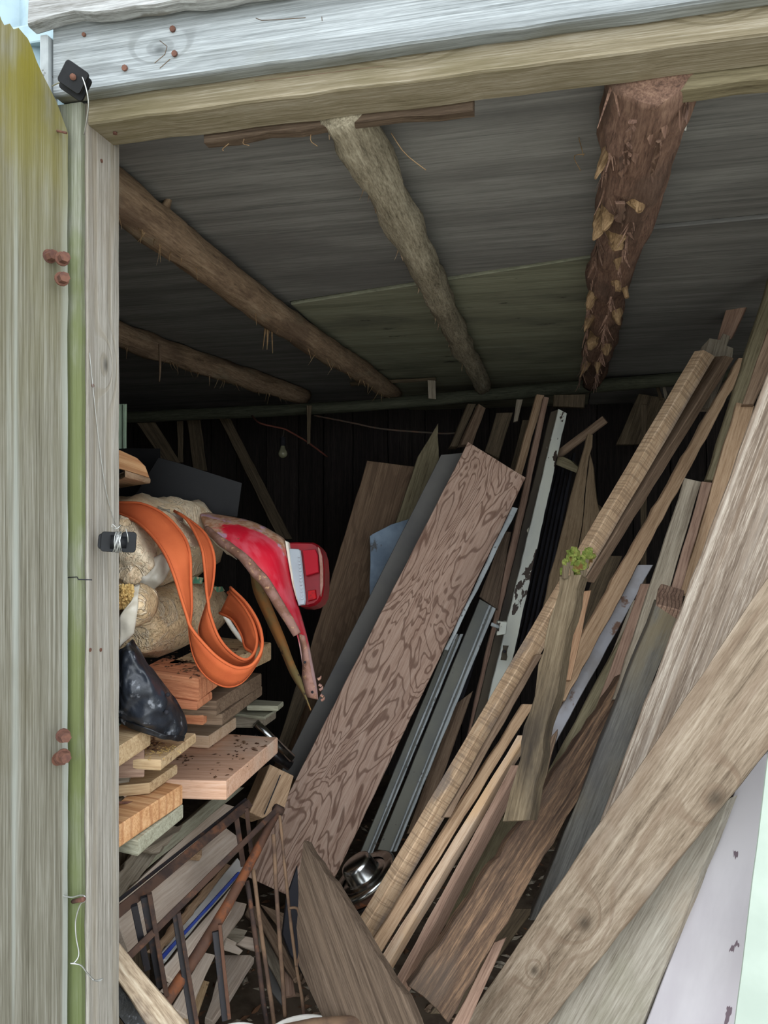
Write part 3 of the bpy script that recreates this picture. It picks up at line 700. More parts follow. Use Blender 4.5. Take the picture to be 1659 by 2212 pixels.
for xa, ya, xb, yb in ((450, 220, 296, 490), (520, 250, 365, 460), (400, 380, 350, 655), (360, 640, 330, 755)):
    p, q = at(*Pc(xa, ya), 1.33), at(*Pc(xb, yb), 1.36)
    tube('grass_strand', [p, p.lerp(q, 0.5) + Vector((-0.015, 0, 0.012)), q], 0.0009, MT['stub'], sides=4, n=8, parent=r4)
p = at(*Pc(1030, 465), 1.27)
cut('paper_scrap', [Pc(1005, 462), Pc(1030, 455), Pc(1055, 445), Pc(1050, 482), Pc(1035, 478)], (*Pc(1010, 462), 1.265), (*Pc(1055, 462), 1.265), 0, 0.001, MT['bucket'], rough=0, parent=r4)
# strands on the header
for xa, ya, xb, yb in (((A(1380, 525)), None, (A(1370, 555)), None), (A(1055, 600), None, A(1078, 628), None), (A(990, 620), None, A(965, 652), None), (A(1345, 570), None, A(1372, 632), None), (A(1690, 575), None, A(1840, 735), None)):
    p, q = at(*xa, 1.2), at(*xb, 1.2)
    tube('straw', [p, p.lerp(q, 0.5) + Vector((-0.006, 0, -0.002)), q], 0.0009, MT['stub'], sides=4, n=6, parent=wf)
# pole across the back carrying the rafters
pole = tube('roof_pole', [at(200, 904, 3.72), at(700, 882, 3.4), at(1050, 853, 3.26), at(1400, 824, 3.16), at(1800, 790, 3.0)], [0.028, 0.026, 0.028, 0.027], MT['polebeam'], sides=14, n=50, amp=0.004, seed=4, label='long round pole under the rafter ends at the back', cat='pole')
plank('hanger_plate', [H(622, 168), H(668, 172), H(665, 60), H(618, 58)], 3.2, 3.2, 0, 0.008, MT['greyplank'], parent=pole)
plank('hanging_splinter', [D(1405, 430), D(1428, 425), D(1440, 150), D(1400, 150)], 3.3, 3.3, 0, 0.01, MT['darkwood'], 'short wooden splinter hanging from the back pole above the bulb cable', 'splinter')
plank('beam', [H(150, 70), H(160, 95), H(670, 62), H(668, 40)], 3.3, 3.25, 0, 0.03, MT['darkwood'], 'thin batten lying just above the back pole', 'batten')
# dim framing at the back left
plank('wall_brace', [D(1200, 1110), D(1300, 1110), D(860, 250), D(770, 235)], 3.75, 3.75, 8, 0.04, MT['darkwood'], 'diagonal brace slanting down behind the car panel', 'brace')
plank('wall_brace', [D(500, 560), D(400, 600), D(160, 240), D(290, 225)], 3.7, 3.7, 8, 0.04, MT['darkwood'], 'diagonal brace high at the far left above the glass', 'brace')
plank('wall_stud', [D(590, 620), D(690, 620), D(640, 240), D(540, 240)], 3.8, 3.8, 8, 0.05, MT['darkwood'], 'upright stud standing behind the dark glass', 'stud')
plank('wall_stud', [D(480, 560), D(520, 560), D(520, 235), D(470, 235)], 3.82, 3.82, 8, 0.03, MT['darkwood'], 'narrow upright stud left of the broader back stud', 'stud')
# bulb on its cable
bt = 3.35
bl = empty('light_bulb', at(*D(1232, 420), bt), 'bare unlit light bulb hanging from a cable at the back', 'bulb')
prof = [(0.0, 0.0), (0.006, 0.0), (0.0145, 0.018), (0.02, 0.035), (0.031, 0.056), (0.0335, 0.068), (0.031, 0.080), (0.022, 0.092), (0.01, 0.0975), (0.0, 0.0985)]
top = at(*D(1230, 428), bt)
vs_, fs = grid_mesh([[Vector((r * math.cos(a_ * math.pi / 8), r * math.sin(a_ * math.pi / 8), -z)) for a_ in range(16)] for r, z in prof], True)
link('glass', mesh_from('glass', [v * 0.62 for v in vs_], fs), MT['bulb'], Matrix.Translation(top), parent=bl, smooth=True)
tube('socket', [top + Vector((0, 0, 0.03)), top + Vector((0, 0, -0.008))], 0.0125, MT['slate'], sides=12, parent=bl)
tube('cord', [top + Vector((0, 0, 0.03)), at(*D(1240, 320), bt)], 0.002, MT['cable'], sides=6, parent=bl)
tube('cable', [at(*D(1000, 215), 3.5), at(*D(1060, 275), bt), at(*D(1150, 300), bt), at(*D(1240, 320), bt), at(*D(1290, 345), bt), at(*D(1400, 410), bt), at(*D(1550, 520), bt + 0.1)], 0.004, MT['redcable'], sides=6, n=30, label='faded red cable the light bulb hangs from', cat='cable')
tube('cable', [at(*H(-60, 270), 3.3), at(*H(150, 310), 3.2), at(*H(350, 350), 3.15), at(*H(620, 372), 3.1), at(*H(730, 378), 3.1), at(*H(900, 365), 3.1)], 0.004, MT['cable'], sides=6, n=40, label='dark cable sagging below the back pole across the picket tip', cat='cable')
# ------------------------------------------------------------------ lumber stacked at the left (board ends poke out to the right)
lying('plank', [F(0, 1010), F(118, 1062), F(555, 782), F(300, 740)], -0.523, 0.038, MT['yellowpine'], 'orange-brown plank showing curved end rings, lowest thick one by the post', 'plank', xi=(3, 2), rough=0.0008)
lying('plank', [F(150, 742), F(858, 757), F(1212, 455), F(700, 418)], -0.58, 0.041, MT['pinkish'], 'broad pale pink plank jutting farthest out of the stack', 'plank', rough=0.0012)
lying('plank', [F(100, 598), F(408, 612), F(648, 428), F(360, 400)], -0.442, 0.019, MT['dustplank'], 'thin tan plank with sawdust and debris under the black bag', 'plank', rough=0.0008)
lying('plank', [F(-40, 480), F(110, 525), F(335, 383), F(150, 350)], -0.391, 0.034, MT['dustplank'], 'thick tan plank end by the post under the black bag', 'plank', xi=(3, 2), rough=0.0008)
lying('plank', [F(300, 420), F(735, 448), F(925, 318), F(500, 280)], -0.545, 0.030, MT['fresh2'], 'short pale fresh plank lying on the broad pink one', 'plank', rough=0.001)
lying('plank', [F(850, 300), F(1108, 302), F(1200, 240), F(980, 235)], -0.557, 0.036, MT['greyplank'], 'grey-brown plank end at the back of the stack', 'plank', rough=0.0008)
lying('plank', [F(880, 285), F(1118, 315), F(1206, 262), F(1000, 240)], -0.549, 0.008, MT['greengrey'], 'thin grey slat lying on the grey-brown plank', 'plank', rough=0.0006)
lying('plank', [F(1000, 235), F(1215, 240), F(1252, 208), F(1060, 195)], -0.525, 0.014, MT['greengrey'], 'short pale slat topmost at the back of the stack', 'plank', rough=0.0006)
lying('plank', [E(250, 1240), E(668, 1296), E(800, 1205), E(420, 1150)], -0.330, 0.045, MT['orange'], 'thick orange plank under the pellet sacks', 'plank', rough=0.001)
lying('plank', [E(450, 1190), E(830, 1190), E(1166, 1045), E(820, 1010)], -0.330, 0.045, MT['dustplank'], 'debris-strewn plank behind the thick orange one', 'plank', rough=0.001)
lying('plank', [E(300, 1430), E(656, 1458), E(760, 1385), E(420, 1350)], -0.376, 0.016, MT['orange'], 'thin orange board under the thick orange plank', 'plank', rough=0.0008)
lying('plank', [E(500, 1440), E(790, 1450), E(1100, 1258), E(800, 1230)], -0.400, 0.032, MT['brown'], 'dusty brown plank under the debris-strewn one', 'plank', rough=0.001)
lying('plank', [E(500, 1530), E(700, 1545), E(850, 1432), E(600, 1420)], -0.430, 0.022, MT['orange'], 'short orange block end in the middle of the stack', 'plank', rough=0.001)
lying('plank', [E(560, 1530), E(830, 1540), E(1104, 1345), E(820, 1320)], -0.433, 0.024, MT['brown'], 'cracked brown plank lower right of the orange block', 'plank', rough=0.0012)
lying('plank', [F(0, 1110), F(248, 1165), F(560, 915), F(300, 880)], -0.563, 0.028, MT['greengrey'], 'pale green-grey plank directly under the ringed orange-brown one', 'plank', xi=(3, 2), rough=0.0008)
lying('plank', [F(60, 545), F(292, 540), F(296, 500), F(80, 500)], -0.426, 0.05, MT['red'], 'small brown block wedged under the thick tan plank', 'block')
lying('plank', [F(40, 650), F(188, 630), F(205, 590), F(60, 600)], -0.464, 0.05, MT['greyplank'], 'small grey block under the thin tan plank', 'block')
lying('plank', [F(0, 800), F(330, 770), F(520, 640), F(150, 640)], -0.50, 0.02, MT['dustplank'], 'sawdust-covered board between the stack layers', 'plank')
# supports under the stack, behind the post
boxm('stack_bearer', (-1.02, 1.40, 0), (-0.94, 1.62, ZC - 0.622), MT['darkwood'], label='dark upright timber under the lumber stack behind the post', cat='bearer')
# debris on planks
def scatter(name, mat, host, pxs, z, rmin, rmax, seed, parent=None):
    rnd = random.Random(seed); vs_, fs = [], []
    p0 = Vector((0, 0, CAMZ + z))
    for (cx, cy, sx, sy, n) in pxs:
        for _ in range(n):
            c = hit((cx + rnd.gauss(0, sx), cy + rnd.gauss(0, sy)), p0, UP)
            r = rnd.uniform(rmin, rmax); a_ = rnd.uniform(0, 6.28); b = len(vs_)
            l_ = rnd.uniform(1.0, 2.6)
            ux = Vector((math.cos(a_), math.sin(a_), 0)) * r * l_; uy = Vector((-math.sin(a_), math.cos(a_), 0)) * r
            h = r * 0.5
            vs_ += [c - ux, c + uy, c + ux, c - uy, c + Vector((0, 0, h)) + ux * 0.2]
            fs += [(b, b+3, b+4), (b+3, b+2, b+4), (b+2, b+1, b+4), (b+1, b, b+4), (b, b+1, b+2, b+3)]
    return link(name, mesh_from(name, vs_, fs), mat, label=host, kind='stuff', cat='debris')
scatter('bark_crumbs', MT['chip'], 'dark bark crumbs scattered on the broad pink plank', [(*F(990, 500), 22, 8, 26), (*F(930, 560), 20, 8, 12), (*F(560, 600), 12, 5, 18), (*F(760, 640), 40, 18, 18)], -0.579, 0.0012, 0.0045, 3)
scatter('sawdust', MT['pellet'], 'sawdust and crumbs on the thin tan plank under the black bag', [(*F(430, 535), 14, 7, 70), (*F(350, 545), 12, 10, 40)], -0.441, 0.0008, 0.0022, 4)
scatter('bark_crumbs', MT['chip'], 'brown crumbs on the thin tan plank beside the thick plank', [(*F(340, 500), 10, 8, 40)], -0.441, 0.001, 0.004, 5)
scatter('bark_crumbs', MT['chip'], 'brown litter on the planks beneath the sacks', [(*E(560, 1180), 40, 14, 90), (*E(900, 1090), 26, 10, 60), (*E(640, 1230), 30, 10, 40)], -0.329, 0.001, 0.004, 6)
bar('screw', at(*F(100, 905), 1.36), at(*F(250, 905), 1.40), 0.004, 0.004, MT['boltrust'], label='long rusty screw lying on the ringed plank', cat='screw')

# ------------------------------------------------------------------ pellet sacks
def pillow(name, c, ax, ay, az, mat, seed, nx=36, ny=40, p=0.55, wr=0.012, **kw):
    """a stuffed sack: ax long half-axis, ay, az the other half-axes (vectors)"""
    rows = []
    for i in range(nx):
        s_ = -1 + 2 * i / (nx - 1)
        e_ = (1 - abs(s_) ** 5)
        e_ = (1 - abs(s_) ** 9); prof = 0.16 + 0.84 * max(e_, 0.0) ** 0.42
        row = []
        for j in range(ny):
            th = 2 * math.pi * j / ny
            cy, cz = math.cos(th), math.sin(th)
            q = (abs(cy) ** 4 + abs(cz) ** 2.8) ** (-1 / 3.3)
            yy, zz = cy * q, cz * q
            pz = prof if True else 1
            py = 0.86 + 0.14 * prof
            v = Vector((s_ * 3, yy * 1.7, zz * 1.7))
            w_ = wr * (abs(noise.noise(v * 1.3 + Vector((seed, 0, 0)))) * 1.6 + 0.7 * noise.noise(v * 3.1 + Vector((0, seed, 0))) - 0.4 * abs(noise.noise(v * 5 + Vector((seed, seed, 0)))))
            pt_ = ax * s_ + ay * (yy * py) + az * (zz * pz + 0.02)
            nrm = (ay.normalized() * yy + az.normalized() * zz)
            row.append(pt_ + nrm * w_)
        rows.append(row)
    v, f = grid_mesh(rows, True)
    f.append(tuple(reversed(range(ny)))); f.append(tuple(range((nx-1)*ny, nx*ny)))
    Mw = frame(c, ax, az)
    inv = Mw.to_3x3().inverted()
    return link(name, mesh_from(name, [inv @ q for q in v], f), mat, Mw, smooth=True, **kw)
dY = Vector((-0.10, 0.995, 0)); dX = Vector((0.995, 0.10, 0))
zl = ZC - 0.33
# lower sack: its right end runs back into the shed
pn_, pf_ = at(*E(345, 1165), 1.60), at(*E(895, 720), 2.02)
lo_c = (pn_ + pf_) / 2
ydir = (pf_ - pn_); ydir.z = 0
hw = ydir.length / 2; yd = ydir.normalized(); xd = Vector((yd.y, -yd.x, 0))
sk1 = pillow('pellet_sack', Vector((lo_c.x, lo_c.y, ZC - 0.250)) - xd * 0.30, xd * 0.31, yd * hw, Vector((0.0, 0, 0.076)), MT['sack'], 3.3, wr=0.006, label='lower cloudy sack of pellets with dark speckles lying on the planks', cat='sack')
sk2 = pillow('pellet_sack', Vector((lo_c.x, lo_c.y, ZC - 0.072)) - xd * 0.33 + yd * 0.0, xd * 0.32, yd * (hw * 1.0), Vector((0.0, 0, 0.102)), MT['sack2'], 9.1, wr=0.016, label='upper wrinkled sack of pellets under the orange belt', cat='sack')
cut('print_patch', [E(620, 598), E(640, 590), E(700, 600), E(690, 640), E(625, 640)], (*E(620, 620), 1.60), (*E(700, 620), 1.68), 0, 0.002, MT['green_print'], parent=sk2, rough=0)
cut('print_patch', [E(770, 665), E(830, 660), E(850, 690), E(800, 700)], (*E(770, 680), 1.78), (*E(850, 680), 1.9), 0, 0.002, MT['green_print'], parent=sk1, rough=0)
# crumpled flap of the upper sack
def crumple(name, P, mat, n, m, amp, seed, T=0.0015, parent=None, **kw):
    """sheet from four corner points (or a row list), crumpled"""
    rows = []
    if len(P) == 4 and isinstance(P[0], Vector): P = [[P[0], P[1]], [P[3], P[2]]]
    a, b = P[0], P[-1]
    k = len(P)
    cols = [spline([Vector(r[0]) for r in P], n) if k > 2 else [P[0][0].lerp(P[1][0], i/(n-1)) for i in range(n)],
            spline([Vector(r[-1]) for r in P], n) if k > 2 else [P[0][1].lerp(P[1][1], i/(n-1)) for i in range(n)]]
    mids = [spline([Vector(r[q]) for r in P], n) for q in range(len(P[0]))] if k > 2 else cols
    for i in range(n):
        pts_ = [mm[i] for mm in mids]
        row = spline(pts_, m) if len(pts_) > 2 else [pts_[0].lerp(pts_[1], j/(m-1)) for j in range(m)]
        out = []
        for q in row:
            d = (CAM - q).normalized()
            s_ = amp * (noise.noise(q * 26 + Vector((seed, 0, 0))) * 1.3 + noise.noise(q * 60 + Vector((0, seed, 0))) * 0.5)
            out.append(q + d * s_ + Vector((0, 0, 0.4 * amp * noise.noise(q * 45 + Vector((0, 0, seed))))))
        rows.append(out)
    return sheet(name, rows, T, mat, parent=parent, smooth=True, **kw)
tt = 1.5
crumple('sack_fold', [[at(*E(120, 175), 1.56), at(*E(240, 210), 1.56), at(*E(390, 360), 1.58)], [at(*E(120, 400), 1.50), at(*E(250, 430), 1.50), at(*E(360, 520), 1.52)], [at(*E(110, 600), 1.50), at(*E(190, 650), 1.50), at(*E(250, 640), 1.51)]], MT['sack2'], 20, 20, 0.012, 3, parent=sk2)
crumple('sack_fold', [[at(*E(250, 150), 1.62), at(*E(420, 130), 1.66), at(*E(560, 200), 1.72)], [at(*E(450, 280), 1.58), at(*E(560, 300), 1.6), at(*E(680, 330), 1.66)], [at(*E(590, 400), 1.56), at(*E(640, 380), 1.6), at(*E(690, 390), 1.64)]], MT['sack2'], 18, 18, 0.010, 7, parent=sk2)
crumple('sack_fold', [[at(*E(330, 480), 1.53), at(*E(420, 430), 1.53), at(*E(480, 520), 1.55)], [at(*E(300, 560), 1.51), at(*E(360, 560), 1.51), at(*E(430, 620), 1.53)], [at(*E(230, 660), 1.51), at(*E(300, 650), 1.51), at(*E(330, 700), 1.52)]], MT['film'], 14, 14, 0.010, 11, parent=sk2)
# ragged film along the top
for k, (x0, x1, y0) in enumerate(((240, 330, 85), (390, 470, 115), (440, 560, 150))):
    crumple('torn_film', [at(*E(x0, y0 - 8), 1.7), at(*E(x1, y0 + 12), 1.7), at(*E(x1, y0 + 60), 1.66), at(*E(x0, y0 + 40), 1.66)], MT['film'], 8, 10, 0.012, 20 + k, parent=sk2)
# open bag with spilling pellets, by the post
ob = empty('torn_bag', at(*E(220, 860), 1.4), 'torn clear bag spilling loose pellets beside the post', 'bag')
crumple('film', [[at(*E(120, 640), 1.40), at(*E(200, 650), 1.41), at(*E(280, 640), 1.43), at(*E(385, 690), 1.48)], [at(*E(120, 760), 1.40), at(*E(210, 780), 1.37), at(*E(300, 740), 1.39), at(*E(390, 780), 1.46)],
                 [at(*E(120, 880), 1.40), at(*E(220, 880), 1.39), at(*E(310, 860), 1.40), at(*E(370, 850), 1.46)], [at(*E(120, 960), 1.41), at(*E(200, 960), 1.41), at(*E(260, 930), 1.43), at(*E(330, 905), 1.47)]], MT['sack'], 18, 18, 0.006, 31, parent=ob)
crumple('film', [[at(*E(215, 660), 1.385), at(*E(260, 640), 1.39)], [at(*E(205, 760), 1.36), at(*E(250, 730), 1.37)], [at(*E(125, 870), 1.36), at(*E(250, 800), 1.37)], [at(*E(125, 1010), 1.37), at(*E(225, 960), 1.38)], [at(*E(125, 1085), 1.38), at(*E(215, 1000), 1.39)]], MT['film'], 22, 10, 0.008, 37, parent=ob)
rnd = random.Random(5); vs_, fs = [], []
for _ in range(420):
    px = E(rnd.uniform(118, 215), rnd.uniform(650, 820))
    if px[1] > E(0, 640 + 150 * (1 - (px[0] - 257) / 32.0) ** 0.5 if px[0] < 289 else 640)[1] + 60: pass
    c = at(*px, 1.372 + rnd.uniform(-0.006, 0.006))
    d = Vector((rnd.gauss(0, 1), rnd.gauss(0, 1), rnd.gauss(0, 1))).normalized(); r = 0.0022; l_ = rnd.uniform(0.004, 0.009)
    u = d.orthogonal().normalized(); w_ = d.cross(u); b = len(vs_)
    for e_ in (-1, 1):
        for k in range(5):
            a_ = k * 2 * math.pi / 5
            vs_.append(c + d * (l_ * e_ / 2) + (u * math.cos(a_) + w_ * math.sin(a_)) * r)
    fs += [tuple(b + k for k in reversed(range(5))), tuple(b + 5 + k for k in range(5))] + [(b+k, b+(k+1) % 5, b+5+(k+1) % 5, b+5+k) for k in range(5)]
inv = WM[ob].inverted()
link('pellets', mesh_from('pellets', [inv @ v for v in vs_], fs), MT['pellet'], WM[ob], parent=ob, kind='stuff')
# black polythene bag hanging over the stack edge
bb = empty('black_bag', at(*E(300, 1640), 1.42), 'black plastic bag scrap drooping over the plank ends', 'bag')
crumple('film', [[at(*E(100, 1120), 1.36), at(*E(150, 1080), 1.36), at(*E(180, 1040), 1.37), at(*E(215, 1030), 1.39)],
                 [at(*E(100, 1250), 1.35), at(*E(180, 1200), 1.33), at(*E(250, 1150), 1.35), at(*E(300, 1160), 1.40)],
                 [at(*E(100, 1400), 1.35), at(*E(210, 1360), 1.32), at(*E(330, 1300), 1.34), at(*E(430, 1330), 1.42)],
                 [at(*E(110, 1530), 1.36), at(*E(250, 1500), 1.33), at(*E(420, 1440), 1.35), at(*E(540, 1480), 1.44)],
                 [at(*E(120, 1575), 1.37), at(*E(290, 1610), 1.35), at(*E(440, 1580), 1.37), at(*E(590, 1630), 1.44)],
                 [at(*E(130, 1590), 1.38), at(*E(330, 1660), 1.37), at(*E(480, 1705), 1.39), at(*E(560, 1712), 1.43)]], MT['blackbag'], 56, 56, 0.012, 41, parent=bb)
crumple('folded_hem', [[at(*E(118, 1560), 1.365), at(*E(118, 1600), 1.37)], [at(*E(300, 1630), 1.345), at(*E(300, 1670), 1.35)], [at(*E(450, 1680), 1.365), at(*E(440, 1712), 1.37)], [at(*E(570, 1690), 1.42), at(*E(560, 1725), 1.425)]], MT['blackbag'], 26, 6, 0.005, 43, parent=bb)
for px in (E(455, 1405), E(445, 1525)):
    tube('hole', [at(*px, 1.352), at(*px, 1.36)], 0.004, MT['slate'], sides=9, parent=bb)

# ------------------------------------------------------------------ orange belt looped over the sacks
def ribbon(name, pairs, T, mat, n, parent=None, **kw):
    a_ = spline([at(*p[0], p[2]) for p in pairs], n); b_ = spline([at(*p[1], p[3]) for p in pairs], n)
    rows = [[p, p.lerp(q, 0.33), p.lerp(q, 0.67), q] for p, q in zip(a_, b_)]
    o = sheet(name, rows, T, mat, parent=parent, smooth=True, **kw)
    inv = WM[parent].inverted() if parent else None
    for line in (a_, b_):
        tube('edge_welt', line, 0.0032, mat, sides=6, parent=parent)
    return o
bt_ = empty('orange_belt', at(*E(700, 1330), 1.5), 'long orange canvas belt looped over the sacks', 'belt')
o1 = [((E(60, 150)), E(60, 85), 1.60, 1.62), (E(130, 165), E(130, 82), 1.58, 1.60), (E(240, 215), E(280, 92), 1.54, 1.58), (E(350, 315), E(430, 165), 1.50, 1.56), (E(440, 445), E(555, 300), 1.47, 1.53), (E(500, 590), E(605, 430), 1.455, 1.50),
      (E(548, 745), E(613, 620), 1.45, 1.49), (E(585, 860), E(618, 800), 1.45, 1.48), (E(612, 940), E(606, 960), 1.45, 1.475), (E(690, 1040), E(640, 1150), 1.45, 1.48), (E(800, 1150), E(725, 1280), 1.46, 1.49), (E(920, 1218), E(850, 1346), 1.475, 1.50),
      (E(1020, 1208), E(960, 1320), 1.49, 1.51), (E(1082, 1140), E(1052, 1210), 1.505, 1.525), (E(1106, 1050), E(1100, 1092), 1.52, 1.545), (E(1082, 920), E(1050, 960), 1.55, 1.59), (E(1000, 780), E(960, 810), 1.60, 1.64), (E(885, 665), E(868, 700), 1.66, 1.70)]
ribbon('outer_turn', o1, 0.0022, MT['strap'], 90, bt_)
o2 = [(E(520, 150), E(500, 140), 1.66, 1.72), (E(590, 205), E(562, 175), 1.62, 1.68), (E(650, 305), E(690, 272), 1.58, 1.63), (E(690, 405), E(750, 370), 1.55, 1.59), (E(705, 500), E(776, 480), 1.54, 1.575), (E(716, 620), E(768, 610), 1.53, 1.565), (E(722, 700), E(750, 705), 1.525, 1.56),
      (E(733, 770), E(722, 790), 1.52, 1.55), (E(745, 850), E(672, 960), 1.515, 1.54), (E(800, 1000), E(700, 1050), 1.515, 1.54), (E(880, 1105), E(800, 1155), 1.515, 1.54), (E(980, 1165), E(930, 1215), 1.52, 1.54),
      (E(1042, 1130), E(1030, 1185), 1.53, 1.55), (E(1070, 1040), E(1040, 1120), 1.545, 1.58), (E(1050, 930), E(988, 1080), 1.565, 1.61), (E(1000, 830), E(965, 1000), 1.60, 1.64), (E(950, 760), E(900, 890), 1.63, 1.68), (E(885, 688), E(812, 842), 1.67, 1.73)]
ribbon('inner_turn', o2, 0.0022, MT['strap'], 90, bt_)
tube('pipe_scrap', [at(*E(850, 860), 1.78), at(*E(890, 930), 1.8), at(*E(940, 1000), 1.83), at(*E(975, 1035), 1.85)], 0.006, MT['bucket'], sides=8, n=12, label='bent white plastic pipe seen through the belt loop', cat='pipe')

# ------------------------------------------------------------------ rusty red car quarter panel with its tail light
cp = empty('car_panel', at(*E(1450, 1440), 1.72), 'rusting red car quarter panel with a tail light', 'car part')
topc = [(640, 120, 1.98), (700, 145, 1.94), (900, 178, 1.90), (1050, 215, 1.86), (1180, 280, 1.83), (1268, 345, 1.81), (1288, 450, 1.80), (1312, 600, 1.79), (1342, 740, 1.78), (1385, 890, 1.765), (1422, 1030, 1.75), (1452, 1180, 1.735), (1480, 1330, 1.72), (1492, 1440, 1.715)]
lowc = [(690, 215, 1.86), (722, 262, 1.80), (800, 335, 1.76), (900, 405, 1.73), (985, 468, 1.71), (1060, 560, 1.70), (1120, 625, 1.695), (1180, 715, 1.69), (1235, 805, 1.69), (1285, 885, 1.69), (1345, 990, 1.69), (1382, 1180, 1.69), (1400, 1350, 1.695), (1418, 1425, 1.70)]
ta = spline([at(*E(x, y), t) for x, y, t in topc], 60); la = spline([at(*E(x, y), t) for x, y, t in lowc], 60)
rows = []
for i, (p, q) in enumerate(zip(la, ta)):
    r_ = []
    for j in range(14):
        f = j / 13
        c = p.lerp(q, f)
        d = (CAM - c).normalized()
        bul = 0.16 * (p - q).length * math.sin(math.pi * f) * (1 - 0.35 * i / 59)
        r_.append(c + d * bul + Vector((0, 0, 0.25 * bul)))
    rows.append(r_)
pan = sheet('body_panel', rows, 0.0015, MT['carpaint'], parent=cp)
uvl = pan.data.uv_layers.new(name='UVMap')
NV = 60 * 14
for lp in pan.data.loops:
    k = lp.vertex_index % NV
    uvl.data[lp.index].uv = ((k // 14) / 59.0, (k % 14) / 13.0)
fl = spline([at(*E(x, y), t - 0.006) for x, y, t in lowc[1:11]], 70)
tube('rust_flange', fl, [0.007, 0.012, 0.012, 0.0115, 0.011, 0.010], MT['rustrim'], sides=10, amp=0.003, freq=50, parent=cp)
fl2 = [[at(*E(1352, 985), 1.685), at(*E(1400, 1000), 1.68)], [at(*E(1372, 1080), 1.685), at(*E(1418, 1090), 1.675)], [at(*E(1382, 1190), 1.685), at(*E(1436, 1200), 1.675)], [at(*E(1380, 1270), 1.69), at(*E(1450, 1290), 1.678)], [at(*E(1400, 1380), 1.69), at(*E(1478, 1390), 1.68)], [at(*E(1418, 1425), 1.69), at(*E(1488, 1440), 1.685)]]
rows = list(zip(*[spline([r[k] for r in fl2], 24) for k in (0, 1)]))
sheet('lower_leg', [[a_, a_.lerp(b_, 0.5) + (CAM - a_).normalized() * 0.006, b_] for a_, b_ in rows], 0.002, MT['rustrim'], parent=cp)
for px in (E(1398, 1182), E(1450, 1388)):
    tube('hole', [at(*px, 1.668), at(*px, 1.68)], 0.003, MT['slate'], sides=9, parent=cp)
inl = spline([at(*E(x, y), 1.80) for x, y in ((1010, 480), (1022, 580), (1045, 700), (1100, 830), (1170, 980), (1240, 1130), (1300, 1270), (1380, 1400), (1436, 1518))], 40)
inr = spline([at(*E(x, y), 1.78) for x, y in ((1050, 540), (1090, 620), (1140, 720), (1200, 860), (1262, 1010), (1320, 1170), (1372, 1290), (1402, 1390), (1440, 1500))], 40)
sheet('inner_strip', [[a_, a_.lerp(b_, 0.5) + (CAM - a_).normalized() * 0.012, b_] for a_, b_ in zip(inl, inr)], 0.002, MT['oliverust'], parent=cp)
crumple('torn_lip', [at(*E(560, 130), 1.95), at(*E(660, 125), 1.97), at(*E(740, 185), 1.86), at(*E(690, 165), 1.92)], MT['film'], 10, 12, 0.006, 51, parent=cp)
crumple('torn_lip', [at(*E(700, 280), 1.84), at(*E(760, 320), 1.82), at(*E(930, 470), 1.80), at(*E(860, 440), 1.82)], MT['film'], 10, 12, 0.008, 53, parent=cp)
for k in range(5):
    p = at(*E(1490 + 6 * k, 1300 + 36 * k), 1.70); clump_d = Vector((0.01, 0, 0.006 * (-1) ** k))
    tube('rust_flake', [p, p + clump_d * 0.5, p + clump_d * 0.7 + Vector((0, 0, 0.004))], [0.004, 0.003, 0.001], MT['rustrim'], sides=5, smooth=False, parent=cp)
# tail light
tl = cut('tail_light', [E(1268, 352), E(1330, 350), E(1450, 352), E(1482, 366), E(1504, 395), E(1520, 450), E(1527, 540), E(1527, 650), E(1520, 715), E(1498, 762), E(1465, 788), E(1420, 800), E(1362, 796), E(1345, 740), E(1310, 600), E(1285, 450)],
    (*E(1400, 790), 1.765), (*E(1390, 355), 1.80), -14, 0.075, MT['redlens'], parent=cp, rough=0, bev=0.010)
cut('clear_lens', [E(1288, 396), E(1352, 400), E(1366, 410), E(1378, 500), E(1402, 750), E(1396, 785), E(1352, 792), E(1338, 740), E(1316, 620), E(1296, 480)], (*E(1375, 785), 1.755), (*E(1325, 400), 1.785), -14, 0.012, MT['clearlens'], parent=tl, rough=0, bev=0.005)
for k in range(26):
    y = 455 + k * 12
    x = 1352 + (y - 455) * 0.075
    a_, b_ = at(*E(x, y), 1.782 - 0.028 * (y - 400) / 390), at(*E(x + 14, y + 1), 1.782 - 0.028 * (y - 400) / 390)
    if k % 2 == 0:
        bar('lens_rib', a_ + (CAM - a_).normalized() * 0.003, b_ + (CAM - b_).normalized() * 0.003, 0.0026, 0.003, MT['clearlens'], parent=tl)
cut('upper_lens', [E(1380, 408), E(1470, 402), E(1486, 440), E(1492, 560), E(1404, 586)], (*E(1440, 580), 1.765), (*E(1425, 405), 1.785), -14, 0.008, MT['dustedlens'], parent=tl, rough=0, bev=0.004)
cut('reflector', [E(1416, 690), E(1470, 680), E(1478, 745), E(1420, 762)], (*E(1445, 755), 1.758), (*E(1442, 685), 1.763), -14, 0.008, MT['deepredlens'], parent=tl, rough=0, bev=0.003)
cut('dusty_rim', [E(1486, 385), E(1500, 398), E(1516, 450), E(1523, 540), E(1523, 650), E(1508, 730), E(1503, 660), E(1503, 540), E(1496, 450)], (*E(1512, 720), 1.757), (*E(1492, 390), 1.782), -14, 0.006, MT['rustrim'], parent=tl, rough=0, bev=0.001)
cut('gasket', [E(1258, 340), E(1282, 352), E(1300, 480), E(1325, 640), E(1350, 760), E(1338, 750), E(1308, 640), E(1280, 480)], (*E(1342, 750), 1.757), (*E(1268, 345), 1.79), -14, 0.02, MT['film'], parent=tl, rough=0, bev=0.003)

